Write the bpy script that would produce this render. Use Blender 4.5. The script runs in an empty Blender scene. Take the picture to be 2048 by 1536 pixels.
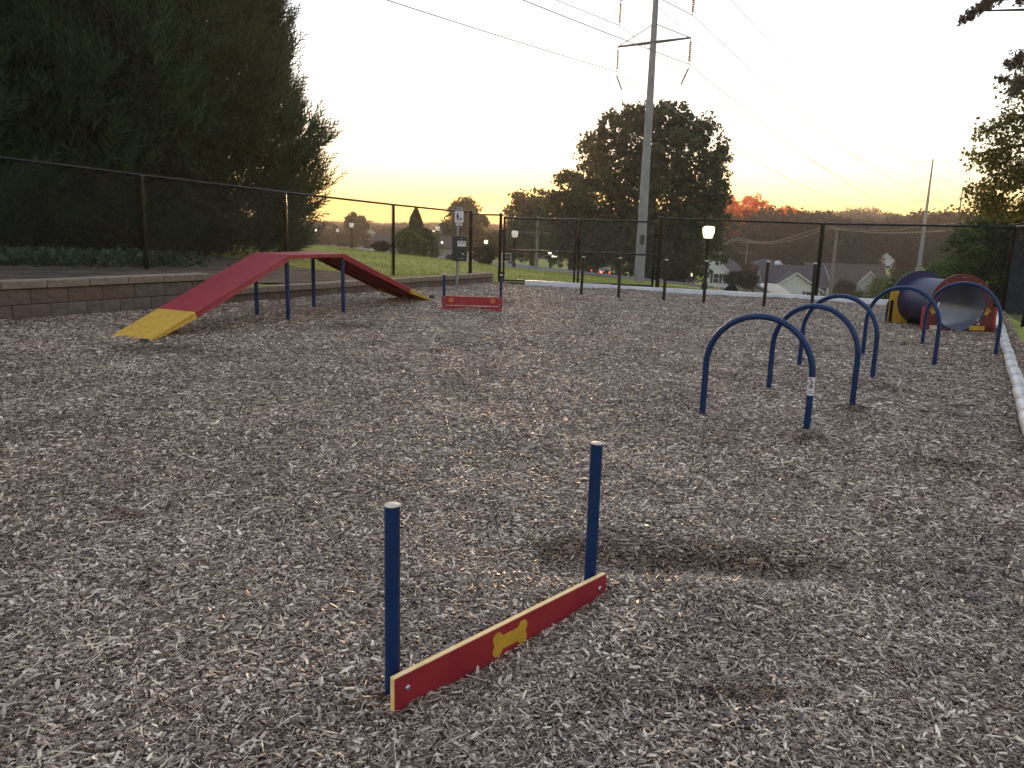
import bpy, math, random
import numpy as np
from mathutils import Vector, Matrix

# ------------------------------------------------------------------ camera, world, sun, exposure
S = bpy.context.scene
COL = S.collection
F = 1537.0; EYE = 1.45
AX = np.array([0.999581, 0.0289584, 0.0]); AY = np.array([0.0056437, -0.194809, 0.980825]); AZ = np.array([0.0284031, -0.9804136, -0.1948908])
cam = bpy.data.cameras.new('camera'); cam.sensor_width = 36; cam.lens = F/2048*36; cam.clip_end = 6000; cam.clip_start = 0.05
co = bpy.data.objects.new('camera', cam); COL.objects.link(co)
co.matrix_world = Matrix(((AX[0], -AX[1], -AX[2], 0), (AY[0], -AY[1], -AY[2], 0), (AZ[0], -AZ[1], -AZ[2], EYE), (0, 0, 0, 1)))
S.camera = co

SUN_EL, SUN_AZ = -1.0, 2.0          # degrees; azimuth clockwise from +Y
w = bpy.data.worlds.new('World'); S.world = w; w.use_nodes = True
nt = w.node_tree; nt.nodes.clear()
sky = nt.nodes.new('ShaderNodeTexSky'); sky.sky_type = 'NISHITA'; sky.sun_disc = False
sky.sun_elevation = math.radians(SUN_EL); sky.sun_rotation = math.radians(SUN_AZ)
sky.altitude = 200; sky.air_density = 1.0; sky.dust_density = 0.9; sky.ozone_density = 1.2
hs = nt.nodes.new('ShaderNodeHueSaturation'); hs.inputs['Saturation'].default_value = 1.22
bg = nt.nodes.new('ShaderNodeBackground'); bg.inputs[1].default_value = 0.15
wo = nt.nodes.new('ShaderNodeOutputWorld')
gm = nt.nodes.new('ShaderNodeGamma'); gm.inputs[1].default_value = 0.46
nt.links.new(sky.outputs[0], gm.inputs[0]); nt.links.new(gm.outputs[0], hs.inputs['Color']); wb = nt.nodes.new('ShaderNodeMix'); wb.data_type = 'RGBA'; wb.blend_type = 'MULTIPLY'; wb.inputs[0].default_value = 1; wb.inputs[7].default_value = (0.975, 0.985, 1.02, 1)
nt.links.new(hs.outputs[0], wb.inputs[6]); nt.links.new(wb.outputs[2], bg.inputs[0]); nt.links.new(bg.outputs[0], wo.inputs[0])
sl = bpy.data.lights.new('sun', 'SUN'); sl.energy = 0.3; sl.angle = math.radians(6); sl.color = (1, 0.62, 0.32)
so = bpy.data.objects.new('sun', sl); COL.objects.link(so)
so.rotation_euler = (math.radians(90-4.0), 0, math.radians(180-SUN_AZ))
S.view_settings.view_transform = 'Standard'; S.view_settings.look = 'None'; S.view_settings.gamma = 1
S.view_settings.exposure = 3.68
try: S.view_settings.use_curve_mapping = False
except Exception: pass
S.cycles.max_bounces = 6; S.cycles.transparent_max_bounces = 12; S.cycles.volume_bounces = 0
S.cycles.caustics_reflective = False; S.cycles.caustics_refractive = False

RNG = np.random.default_rng(7); random.seed(7)

# ------------------------------------------------------------------ positions from the survey of the photograph
def ray(px, py):
    p = np.array([px-1024, py-768, F]); return np.array([p@AX, p@AY, p@AZ])
def G(px, py, z=0.0):
    r = ray(px, py); t = (z-EYE)/r[2]; return Vector((r[0]*t, r[1]*t, z))
def P(px, py, Y):
    r = ray(px, py); t = Y/r[1]; return Vector((r[0]*t, Y, EYE+r[2]*t))

# ------------------------------------------------------------------ materials
def mat(name, col, rough=0.6, metal=0.0, noise=None, nscale=5.0, bump=0.0, bscale=30.0, spec=0.5, emit=None, estr=0.0, detail=4.0, mix=(0.35, 0.65), coords='Object', trans=0.0):
    m = bpy.data.materials.new(name); m.use_nodes = True
    n = m.node_tree.nodes; l = m.node_tree.links; b = n['Principled BSDF']
    b.inputs['Base Color'].default_value = (*col, 1); b.inputs['Roughness'].default_value = rough
    b.inputs['Metallic'].default_value = metal; b.inputs['Specular IOR Level'].default_value = spec
    if noise is not None or bump:
        tc = n.new('ShaderNodeTexCoord')
        src = tc.outputs[coords]
        if coords == 'World':
            pass
    if noise is not None:
        t = n.new('ShaderNodeTexNoise'); t.inputs['Scale'].default_value = nscale; t.inputs['Detail'].default_value = detail
        l.new(src, t.inputs['Vector'])
        r = n.new('ShaderNodeValToRGB'); r.color_ramp.elements[0].position = mix[0]; r.color_ramp.elements[1].position = mix[1]
        r.color_ramp.elements[0].color = (*col, 1); r.color_ramp.elements[1].color = (*noise, 1)
        l.new(t.outputs[0], r.inputs[0]); l.new(r.outputs[0], b.inputs['Base Color'])
    if bump:
        t2 = n.new('ShaderNodeTexNoise'); t2.inputs['Scale'].default_value = bscale; t2.inputs['Detail'].default_value = 3
        l.new(src, t2.inputs['Vector'])
        bp = n.new('ShaderNodeBump'); bp.inputs['Strength'].default_value = bump; bp.inputs['Distance'].default_value = 0.02
        l.new(t2.outputs[0], bp.inputs['Height']); l.new(bp.outputs[0], b.inputs['Normal'])
    if emit:
        b.inputs['Emission Color'].default_value = (*emit, 1); b.inputs['Emission Strength'].default_value = estr
    return m

def leafmat(name, c1, c2, scale=0.5, trans=0.35, tcol=None):
    m = bpy.data.materials.new(name); m.use_nodes = True
    n = m.node_tree.nodes; l = m.node_tree.links; b = n['Principled BSDF']; out = n['Material Output']
    b.inputs['Roughness'].default_value = 0.65; b.inputs['Specular IOR Level'].default_value = 0.25
    g = n.new('ShaderNodeNewGeometry')
    t = n.new('ShaderNodeTexNoise'); t.inputs['Scale'].default_value = scale; t.inputs['Detail'].default_value = 3
    l.new(g.outputs['Position'], t.inputs['Vector'])
    ad = n.new('ShaderNodeMath'); ad.operation = 'ADD'
    mu = n.new('ShaderNodeMath'); mu.operation = 'MULTIPLY_ADD'; mu.inputs[1].default_value = 0.5; mu.inputs[2].default_value = -0.25
    l.new(g.outputs['Random Per Island'], mu.inputs[0]); l.new(mu.outputs[0], ad.inputs[0]); l.new(t.outputs[0], ad.inputs[1])
    r = n.new('ShaderNodeValToRGB'); r.color_ramp.elements[0].position = 0.3; r.color_ramp.elements[1].position = 0.72
    r.color_ramp.elements[0].color = (*c1, 1); r.color_ramp.elements[1].color = (*c2, 1)
    l.new(ad.outputs[0], r.inputs[0]); l.new(r.outputs[0], b.inputs['Base Color'])
    tr = n.new('ShaderNodeBsdfTranslucent')
    if tcol: tr.inputs[0].default_value = (*tcol, 1)
    else: l.new(r.outputs[0], tr.inputs[0])
    mx = n.new('ShaderNodeMixShader'); mx.inputs[0].default_value = trans
    l.new(b.outputs[0], mx.inputs[1]); l.new(tr.outputs[0], mx.inputs[2]); l.new(mx.outputs[0], out.inputs[0])
    return m

M = dict(
 blue=mat('navy_powder_coat', (0.002, 0.022, 0.085), 0.36, noise=(0.004, 0.032, 0.11), nscale=9, spec=0.35, bump=0.05, bscale=120),
 cap=mat('pale_plastic_cap', (0.62, 0.56, 0.45), 0.55, noise=(0.5, 0.43, 0.33), nscale=40),
 red=mat('red_board', (0.25, 0.012, 0.024), 0.5, noise=(0.33, 0.022, 0.03), nscale=5, detail=10, bump=0.15, bscale=160),
 yellow=mat('yellow_board', (0.62, 0.37, 0.03), 0.55, noise=(0.5, 0.28, 0.03), nscale=14, bump=0.08, bscale=120),
 core=mat('yellow_core', (0.86, 0.66, 0.3), 0.6, noise=(0.78, 0.54, 0.2), nscale=30),
 black=mat('black_vinyl_coat', (0.006, 0.006, 0.007), 0.35),
 blackmet=mat('black_painted_steel', (0.005, 0.005, 0.006), 0.22, noise=(0.009, 0.008, 0.008), nscale=12, spec=0.3),
 bolt=mat('zinc_bolt', (0.5, 0.52, 0.58), 0.35, 0.9),
 brown=mat('dark_brown_pole_coat', (0.009, 0.006, 0.006), 0.4, noise=(0.015, 0.009, 0.008), nscale=12),
 galv=mat('galvanised_steel', (0.3, 0.31, 0.32), 0.5, 0.6, noise=(0.2, 0.21, 0.22), nscale=14),
 polest=mat('weathered_steel_pole', (0.17, 0.18, 0.205), 0.65, 0.1, noise=(0.24, 0.25, 0.275), nscale=1.6, detail=8),
 conduct=mat('grey_wire', (0.12, 0.12, 0.12), 0.6),
 insul=mat('grey_insulator', (0.13, 0.15, 0.13), 0.3),
 cablebrown=mat('pale_cable', (0.35, 0.28, 0.2), 0.5),
 block=mat('split_face_block', (0.10, 0.078, 0.062), 0.95, noise=(0.155, 0.122, 0.096), nscale=7, bump=1.0, bscale=26, detail=8),
 blockb=mat('split_face_block_redder', (0.105, 0.07, 0.05), 0.95, noise=(0.15, 0.105, 0.078), nscale=9, bump=1.0, bscale=30, detail=8),
 capst=mat('cap_stone', (0.17, 0.13, 0.095), 0.9, noise=(0.24, 0.185, 0.135), nscale=10, bump=0.5, bscale=40, detail=8),
 white=mat('white_vinyl', (0.8, 0.84, 0.9), 0.35, noise=(0.66, 0.7, 0.76), nscale=3, detail=8),
 pipe=mat('white_pipe', (0.72, 0.72, 0.7), 0.35, noise=(0.45, 0.43, 0.38), nscale=6, detail=8),
 band=mat('dark_band', (0.03, 0.03, 0.03), 0.6),
 timber=mat('weathered_timber', (0.035, 0.022, 0.015), 0.8, noise=(0.1, 0.07, 0.05), nscale=8),
 barrel=mat('blue_plastic_barrel', (0.016, 0.016, 0.06), 0.5, noise=(0.024, 0.024, 0.08), nscale=5, bump=0.04, bscale=40),
 barrelin=mat('barrel_lining', (0.08, 0.10, 0.15), 0.28, noise=(0.13, 0.15, 0.2), nscale=4, bump=0.05, bscale=20),
 green=mat('dark_green_dispenser', (0.012, 0.028, 0.024), 0.5),
 signw=mat('sign_white', (0.7, 0.68, 0.72), 0.5),
 ink=mat('black_ink', (0.012, 0.012, 0.014), 0.6),
 inkg=mat('grey_ink', (0.15, 0.15, 0.17), 0.6),
 signy=mat('fluorescent_yellow_sign', (0.6, 0.72, 0.02), 0.4),
 signo=mat('orange_brown_ink', (0.35, 0.12, 0.03), 0.6),
 sidwhite=mat('white_siding', (0.62, 0.64, 0.66), 0.7, noise=(0.54, 0.56, 0.58), nscale=2),
 sidyel=mat('cream_siding', (0.6, 0.54, 0.4), 0.7),
 sidgrey=mat('grey_siding', (0.3, 0.31, 0.32), 0.7, noise=(0.24, 0.25, 0.26), nscale=1),
 brick=mat('brick_wall', (0.12, 0.05, 0.035), 0.9, noise=(0.17, 0.08, 0.055), nscale=3),
 roof=mat('asphalt_shingle_roof', (0.045, 0.045, 0.055), 0.95, noise=(0.07, 0.068, 0.078), nscale=2),
 roofb=mat('brown_shingle_roof', (0.06, 0.045, 0.04), 0.95, noise=(0.09, 0.07, 0.06), nscale=2),
 glass=mat('window_glass', (0.03, 0.04, 0.05), 0.1),
 shutter=mat('dark_shutter', (0.02, 0.025, 0.035), 0.6),
 asphalt=mat('asphalt', (0.12, 0.12, 0.13), 0.9, noise=(0.16, 0.16, 0.17), nscale=0.4, detail=8, bump=0.2, bscale=8),
 conc=mat('concrete', (0.34, 0.33, 0.31), 0.9, noise=(0.27, 0.26, 0.25), nscale=0.7, detail=8),
 bark=mat('tree_bark', (0.05, 0.038, 0.03), 0.95, noise=(0.085, 0.065, 0.05), nscale=8, bump=0.8, bscale=14),
 canvas=mat('cream_canvas', (0.62, 0.55, 0.46), 0.8),
 carw=mat('silver_car_paint', (0.4, 0.41, 0.43), 0.3, 0.3), card=mat('dark_car_paint', (0.05, 0.02, 0.02), 0.3, 0.2),
 tyre=mat('tyre_rubber', (0.015, 0.015, 0.015), 0.85),
 tail=mat('tail_light', (0.6, 0.02, 0.01), 0.3, emit=(1, 0.06, 0.03), estr=1.5),
 lampon=mat('lit_lamp_globe', (1, 0.9, 0.7), 0.4, emit=(1.0, 0.82, 0.42), estr=.3),
 lampcool=mat('lit_lamp_cool', (1, 0.95, 0.85), 0.4, emit=(1.0, 0.88, 0.58), estr=.3),
 lampdim=mat('lantern_glass_dim', (0.42, 0.40, 0.36), 0.4, emit=(1.0, 0.9, 0.72), estr=0.035),
 cypress=leafmat('cypress_foliage', (0.020, 0.040, 0.018), (0.062, 0.105, 0.045), 0.6, 0.25),
 oak=leafmat('oak_foliage', (0.03, 0.042, 0.018), (0.085, 0.11, 0.036), 0.35, 0.5),
 leafg=leafmat('green_foliage', (0.05, 0.075, 0.022), (0.17, 0.20, 0.055), 0.5, 0.45),
 leafy=leafmat('yellowing_foliage', (0.12, 0.10, 0.03), (0.34, 0.26, 0.06), 0.7, 0.6),
 leafr=leafmat('glow_tinted_foliage', (0.85, 0.11, 0.01), (0.95, 0.34, 0.03), 0.3, 0.85),  # sunset backlight painted into the leaf colour
 leafd=leafmat('dark_foliage', (0.02, 0.022, 0.012), (0.05, 0.045, 0.02), 0.15, 0.3),
 leafb=leafmat('bronze_foliage', (0.04, 0.025, 0.012), (0.10, 0.055, 0.022), 0.12, 0.4),
 leafp=leafmat('reddish_twig_leaves', (0.10, 0.065, 0.05), (0.22, 0.15, 0.11), 1.5, 0.4),
)

# ------------------------------------------------------------------ mesh helpers
class MB:
    def __init__(self): self.v = []; self.f = []; self.mi = []; self.sm = []
    def add(self, vs, fs, mi=0, sm=False):
        o = len(self.v); self.v += [tuple(p) for p in vs]
        for f in fs: self.f.append(tuple(i+o for i in f)); self.mi.append(mi); self.sm.append(sm)
    def box(self, c, s, rz=0, mi=0, R=None):
        hx, hy, hz = s[0]/2, s[1]/2, s[2]/2
        vs = [Vector((x, y, z)) for x in (-hx, hx) for y in (-hy, hy) for z in (-hz, hz)]
        if R is None: R = Matrix.Rotation(rz, 3, 'Z')
        c = Vector(c); vs = [R@v + c for v in vs]
        self.add(vs, [(0, 1, 3, 2), (4, 6, 7, 5), (0, 4, 5, 1), (2, 3, 7, 6), (0, 2, 6, 4), (1, 5, 7, 3)], mi)
    def tube(self, pts, r, n=10, mi=0, caps=True, capmi=None, sm=True):
        pts = [Vector(p) for p in pts]; rs = r if isinstance(r, (list, tuple)) else [r]*len(pts)
        prev = None; rings = []
        for i, p in enumerate(pts):
            t = (pts[min(i+1, len(pts)-1)]-pts[max(i-1, 0)]).normalized()
            if prev is None:
                a = t.orthogonal().normalized()
            else:
                a = (prev - t*prev.dot(t)).normalized()
            prev = a; b = t.cross(a)
            rings.append([p+(a*math.cos(2*math.pi*k/n)+b*math.sin(2*math.pi*k/n))*rs[i] for k in range(n)])
        vs = [q for rg in rings for q in rg]; fs = []
        for i in range(len(rings)-1):
            for k in range(n):
                k2 = (k+1) % n; fs.append((i*n+k, i*n+k2, (i+1)*n+k2, (i+1)*n+k))
        self.add(vs, fs, mi, sm)
        if caps:
            self.add(rings[0], [tuple(range(n))[::-1]], mi if capmi is None else capmi)
            self.add(rings[-1], [tuple(range(n))], mi if capmi is None else capmi)
    def cyl(self, p0, p1, r0, r1=None, n=12, mi=0, **k):
        self.tube([p0, p1], [r0, r0 if r1 is None else r1], n, mi, **k)
    def lathe(self, c, prof, n=16, mi=0, sm=True):
        vs = []; fs = []; c = Vector(c)
        for (r, z) in prof:
            for k in range(n): vs.append(c+Vector((r*math.cos(2*math.pi*k/n), r*math.sin(2*math.pi*k/n), z)))
        for i in range(len(prof)-1):
            for k in range(n):
                k2 = (k+1) % n; fs.append((i*n+k, i*n+k2, (i+1)*n+k2, (i+1)*n+k))
        self.add(vs, fs, mi, sm)
    def prism(self, poly, T, th, mi=0, simi=None):
        """2D polygon (x,z) extruded along local y from 0 to th; T places it"""
        n = len(poly)
        a = [T@Vector((p[0], 0, p[1])) for p in poly]; b = [T@Vector((p[0], th, p[1])) for p in poly]
        self.add(a+b, [tuple(range(n)), tuple(range(2*n-1, n-1, -1))], mi)
        self.add(a+b, [(i, i+n, (i+1) % n+n, (i+1) % n) for i in range(n)], mi if simi is None else simi)
    def build(self, name, mats, parent=None, bevel=0):
        me = bpy.data.meshes.new(name); me.from_pydata(self.v, [], self.f)
        if not isinstance(mats, (list, tuple)): mats = [mats]
        for m in mats: me.materials.append(m)
        me.polygons.foreach_set('material_index', self.mi); me.polygons.foreach_set('use_smooth', self.sm); me.update()
        o = bpy.data.objects.new(name, me); COL.objects.link(o)
        if parent is not None:
            o.parent = parent; o.matrix_parent_inverse = Matrix.Translation(-Vector(parent.location))
            # parents are unrotated empties: keep the world coordinates of the mesh
        if bevel:
            bv = o.modifiers.new('bevel', 'BEVEL'); bv.width = bevel; bv.segments = 2; bv.limit_method = 'ANGLE'
        return o

def nmesh(name, V, Fq, m, parent=None, smooth=False):
    me = bpy.data.meshes.new(name); nv = len(V); nf, k = Fq.shape
    me.vertices.add(nv); me.vertices.foreach_set('co', np.asarray(V, dtype=np.float32).ravel())
    me.loops.add(nf*k); me.loops.foreach_set('vertex_index', Fq.astype(np.int32).ravel())
    me.polygons.add(nf); me.polygons.foreach_set('loop_start', np.arange(0, nf*k, k, dtype=np.int32))
    me.polygons.foreach_set('loop_total', np.full(nf, k, dtype=np.int32))
    if smooth: me.polygons.foreach_set('use_smooth', np.ones(nf, dtype=bool))
    me.materials.append(m); me.update(calc_edges=True)
    o = bpy.data.objects.new(name, me); COL.objects.link(o)
    if parent is not None:
        o.parent = parent; o.matrix_parent_inverse = Matrix.Translation(-Vector(parent.location))
    return o

def thing(name, label, cat, loc=(0, 0, 0), group=None):
    o = bpy.data.objects.new(name, None); COL.objects.link(o); o.location = loc; o.empty_display_size = 0.2
    o['label'] = label; o['category'] = cat
    if group: o['group'] = group
    return o
def tag(o, label=None, cat=None, group=None, kind=None):
    if label: o['label'] = label
    if cat: o['category'] = cat
    if group: o['group'] = group
    if kind: o['kind'] = kind
    return o
def copy_thing(src, loc, rz=0, sc=1.0, label=None, matswap=None):
    r = src.copy(); COL.objects.link(r); r.location = loc; r.rotation_euler = (0, 0, rz); r.scale = (sc, sc, sc) if not isinstance(sc, tuple) else sc
    if label: r['label'] = label
    for ch in list(src.children):
        c = ch.copy(); COL.objects.link(c); c.parent = r
        if matswap and ch.name.split('.')[0] == 'crown':
            c.material_slots[0].link = 'OBJECT'; c.material_slots[0].material = matswap
        for g in ch.children:
            d = g.copy(); COL.objects.link(d); d.parent = c
    return r

# ------------------------------------------------------------------ terrain
U = (0.5, 0.8660254); V = (0.8660254, -0.5)      # along the walls / across the yard
def uv(x, y): return x*U[0]+y*U[1], x*V[0]+y*V[1]
def xy(u, v): return u*U[0]+v*V[0], u*U[1]+v*V[1]
VW, VR = -11.30, 0.98
def uback(v): return 18.52+(v+11.26)*0.171
CP = np.array([(-7.1, 15, .47), (-5.2, 18.2, .36), (-3.25, 20.9, .14), (-1.35, 23.2, .08), (-10, 11, .62), (-14, 5, .7), (-20, -10, .8), (-8.5, 8, .55),
 (-7.4, 10.4, .5), (-5.6, 13.5, .5), (-4.9, 14.6, .3), (-2.2, 19.4, .22), (-.9, 21.6, .15), (-9, 24, .5), (-14, 22, .6), (-20, 20, .7), (-30, 30, .7),
 (-11.0, 37, .60), (-8, 36, .45), (-5.5, 34, .32), (-3.3, 31, .22), (-1.4, 30, .08), (.5, 29, -.1), (2.5, 29, -.28), (-6, 28, .3), (-3, 26, .12), (0, 24.5, 0), (0, 22.2, -.03), (2, 21.8, -.03), (4.5, 21, -.05), (8, 19.3, -.06), (11.5, 17.6, -.08), (5, 24, -.12), (8, 23, -.3),
 (4.1, 42.7, -.85), (6, 47, -1.3), (8.5, 53, -1.68), (8.5, 41, -1.2), (10, 30, -.9), (12, 45, -2.0), (7, 28, -.62), (15, 25, -1.0), (14, 18, -.4), (20, 12, -.8), (30, 0, -1.8), (40, 30, -4.5), (20, 40, -3),
 (0, 48, -.95), (-3, 45, -.7), (0, 60, -1.6), (-14, 66, -.35), (-14, 50, .1), (-20, 60, 0), (-8, 80, -1.3), (-18, 88, -.9), (-30, 90, -.7), (6, 74, -2.1), (13, 67, -2.4), (22, 66, -3.2), (30, 60, -4), (40, 80, -6),
 (40, 130, -8.7), (50, 110, -8.5), (38, 100, -6.5), (36, 150, -7.4), (55, 150, -8), (30, 120, -6.5), (20, 100, -4.6), (95, 190, -5), (70, 135, -8.5), (0, 100, -3), (-30, 110, -1.8), (-60, 150, -2), (0, 200, -5), (-50, 300, -4),
 (60, 260, -4), (100, 350, 1), (200, 500, 8), (100, 600, 6), (0, 500, -1), (-200, 500, -2), (-200, 900, 1), (0, 900, 2), (300, 900, 11), (600, 800, 12), (167, 300, -2), (250, 300, 1), (60, 500, 2), (94, 183, -4.3), (-150, 100, 0), (-100, 0, 1), (100, 0, -4), (60, 80, -7.5), (0, -60, 0), (-60, -60, .5), (80, -60, -2),
 (-700, 1200, 4), (700, 1400, 12), (0, 1500, 4), (900, 0, 0), (-900, 0, 0), (0, -900, 0)], dtype=float)
def _phi(r): return r
_A = _phi(np.linalg.norm(CP[:, None, :2]-CP[None, :, :2], axis=2)+1e-9) - 0.0
_n = len(CP); _B = np.zeros((_n+1, _n+1)); _B[:_n, :_n] = _A + np.eye(_n)*0.02; _B[:_n, _n] = 1; _B[_n, :_n] = 1
_w = np.linalg.solve(_B, np.append(CP[:, 2], 0))
def hout(x, y):
    x = np.asarray(x, float); y = np.asarray(y, float); sh = x.shape
    r = np.sqrt((x.ravel()[:, None]-CP[None, :, 0])**2+(y.ravel()[:, None]-CP[None, :, 1])**2+0.3)
    z = _phi(r)@_w[:_n]+_w[_n]
    z += 0.02*np.sin(x.ravel()*1.3+1)*np.sin(y.ravel()*1.1)
    return z.reshape(sh)
def hz(x, y): return float(hout(np.array([x]), np.array([y]))[0])

def hm(x, y):
    """height of the mulch surface"""
    x = np.asarray(x, float); y = np.asarray(y, float)
    z = 0.010*np.sin(1.9*x+.7*y)*np.sin(1.3*y-.6*x+1)+0.008*np.sin(4.3*x+1.1*y+2)*np.sin(3.7*y+.8*x)+0.005*np.sin(9.1*x-3*y)*np.sin(8.3*y+2*x+1)
    def bump(cx, cy, rx, ry, h, a=0.0):
        ca, sa = math.cos(a), math.sin(a); dx = (x-cx)*ca+(y-cy)*sa; dy = -(x-cx)*sa+(y-cy)*ca
        return h*np.exp(-(dx/rx)**2-(dy/ry)**2)
    a = math.atan2(.74, .71)
    z = z + bump(.42, 2.55, .45, .14, .045, a) + bump(.75, 3.05, .5, .3, .03, a) + bump(-.36, 2.05, .2, .14, -.02, a) - bump(.95, 3.22, .55, .16, .07, 0) + bump(.95, 2.92, .5, .12, .02) - bump(.3, 3.3, .4, .2, .02)
    z = z + bump(-.72, 13.85, .3, .2, .05) - bump(-.45, 9.6, .45, .35, .05) + bump(-4.6, 9.4, .7, .4, .04) + bump(3.3, 20.5, 1.2, .4, .05) + bump(7, 19, 1.0, .3, .05) + bump(4.8, 20.2, .6, .3, .04)
    for bx_, by_ in ((1.57, 6.14), (2.25, 5.69), (3.05, 6.74), (2.51, 7.37), (3.3, 8.73), (3.85, 8.09), (-.35, 2.25), (.36, 3.0)): z = z+bump(bx_+.03, by_-.04, .13, .11, .022)-bump(bx_-.1, by_+.16, .12, .09, .015)
    u, v = uv(x, y)
    z = z+0.05*np.exp(-((v-VW)/.5)**2)
    return z

def build_terrain():
    def grow(a, b, n, k): t = np.linspace(0, 1, n); return a+(b-a)*t**k
    us = np.concatenate([-grow(12, 900, 10, 3)[::-1], np.linspace(-11, -1, 11), [-.3, 0.0, 0.12], np.linspace(.5, 30, 60), 30+grow(1, 1500, 60, 2.5)])
    vs = np.concatenate([VW-.06-grow(0.0, 40, 45, 1.5)[::-1][:-1], ])
    vs = np.concatenate([VW-41-grow(1, 1400, 40, 2.5)[::-1], VW-.06-grow(0.0, 40, 45, 1.4)[::-1], [VW+.02], np.linspace(VW+1, VR-.8, 16), [VR-.1, VR+.25], VR+.25+grow(.4, 60, 60, 1.6), VR+62+grow(1, 1400, 40, 2.5)])
    uu, vv = np.meshgrid(us, vs, indexing='ij')
    vc = np.clip(vv, -40, 30)
    X, Y = xy(uu+uback(np.clip(vc, -11.3, 1.0)), vv)
    Z = hout(X, Y)
    inside = (uu < 0.06) & (vv > VW) & (vv < VR)
    Z[inside] = -0.12
    n, m = X.shape
    idx = np.arange(n*m).reshape(n, m)
    Fq = np.stack([idx[:-1, :-1], idx[1:, :-1], idx[1:, 1:], idx[:-1, 1:]], -1).reshape(-1, 4)[:, ::-1]
    g = bpy.data.materials.new('lawn_grass'); g.use_nodes = True; n_ = g.node_tree.nodes; l = g.node_tree.links; b = n_['Principled BSDF']; b.inputs['Roughness'].default_value = .9
    b.inputs['Specular IOR Level'].default_value = .2
    ge = n_.new('ShaderNodeNewGeometry')
    t = n_.new('ShaderNodeTexNoise'); t.inputs['Scale'].default_value = .35; t.inputs['Detail'].default_value = 8; l.new(ge.outputs['Position'], t.inputs['Vector'])
    r = n_.new('ShaderNodeValToRGB'); e = r.color_ramp.elements; e[0].position = .3; e[0].color = (.22, .235, .05, 1); e[1].position = .7; e[1].color = (.36, .36, .075, 1)
    l.new(t.outputs[0], r.inputs[0]); l.new(r.outputs[0], b.inputs['Base Color'])
    t2 = n_.new('ShaderNodeTexNoise'); t2.inputs['Scale'].default_value = 9; t2.inputs['Detail'].default_value = 6; l.new(ge.outputs['Position'], t2.inputs['Vector'])
    bp = n_.new('ShaderNodeBump'); bp.inputs['Strength'].default_value = .7; bp.inputs['Distance'].default_value = .08; l.new(t2.outputs[0], bp.inputs['Height']); l.new(bp.outputs[0], b.inputs['Normal'])
    o = nmesh('ground', np.stack([X, Y, Z], -1).reshape(-1, 3), Fq, g, smooth=True); o['kind'] = 'structure'
build_terrain()

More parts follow.
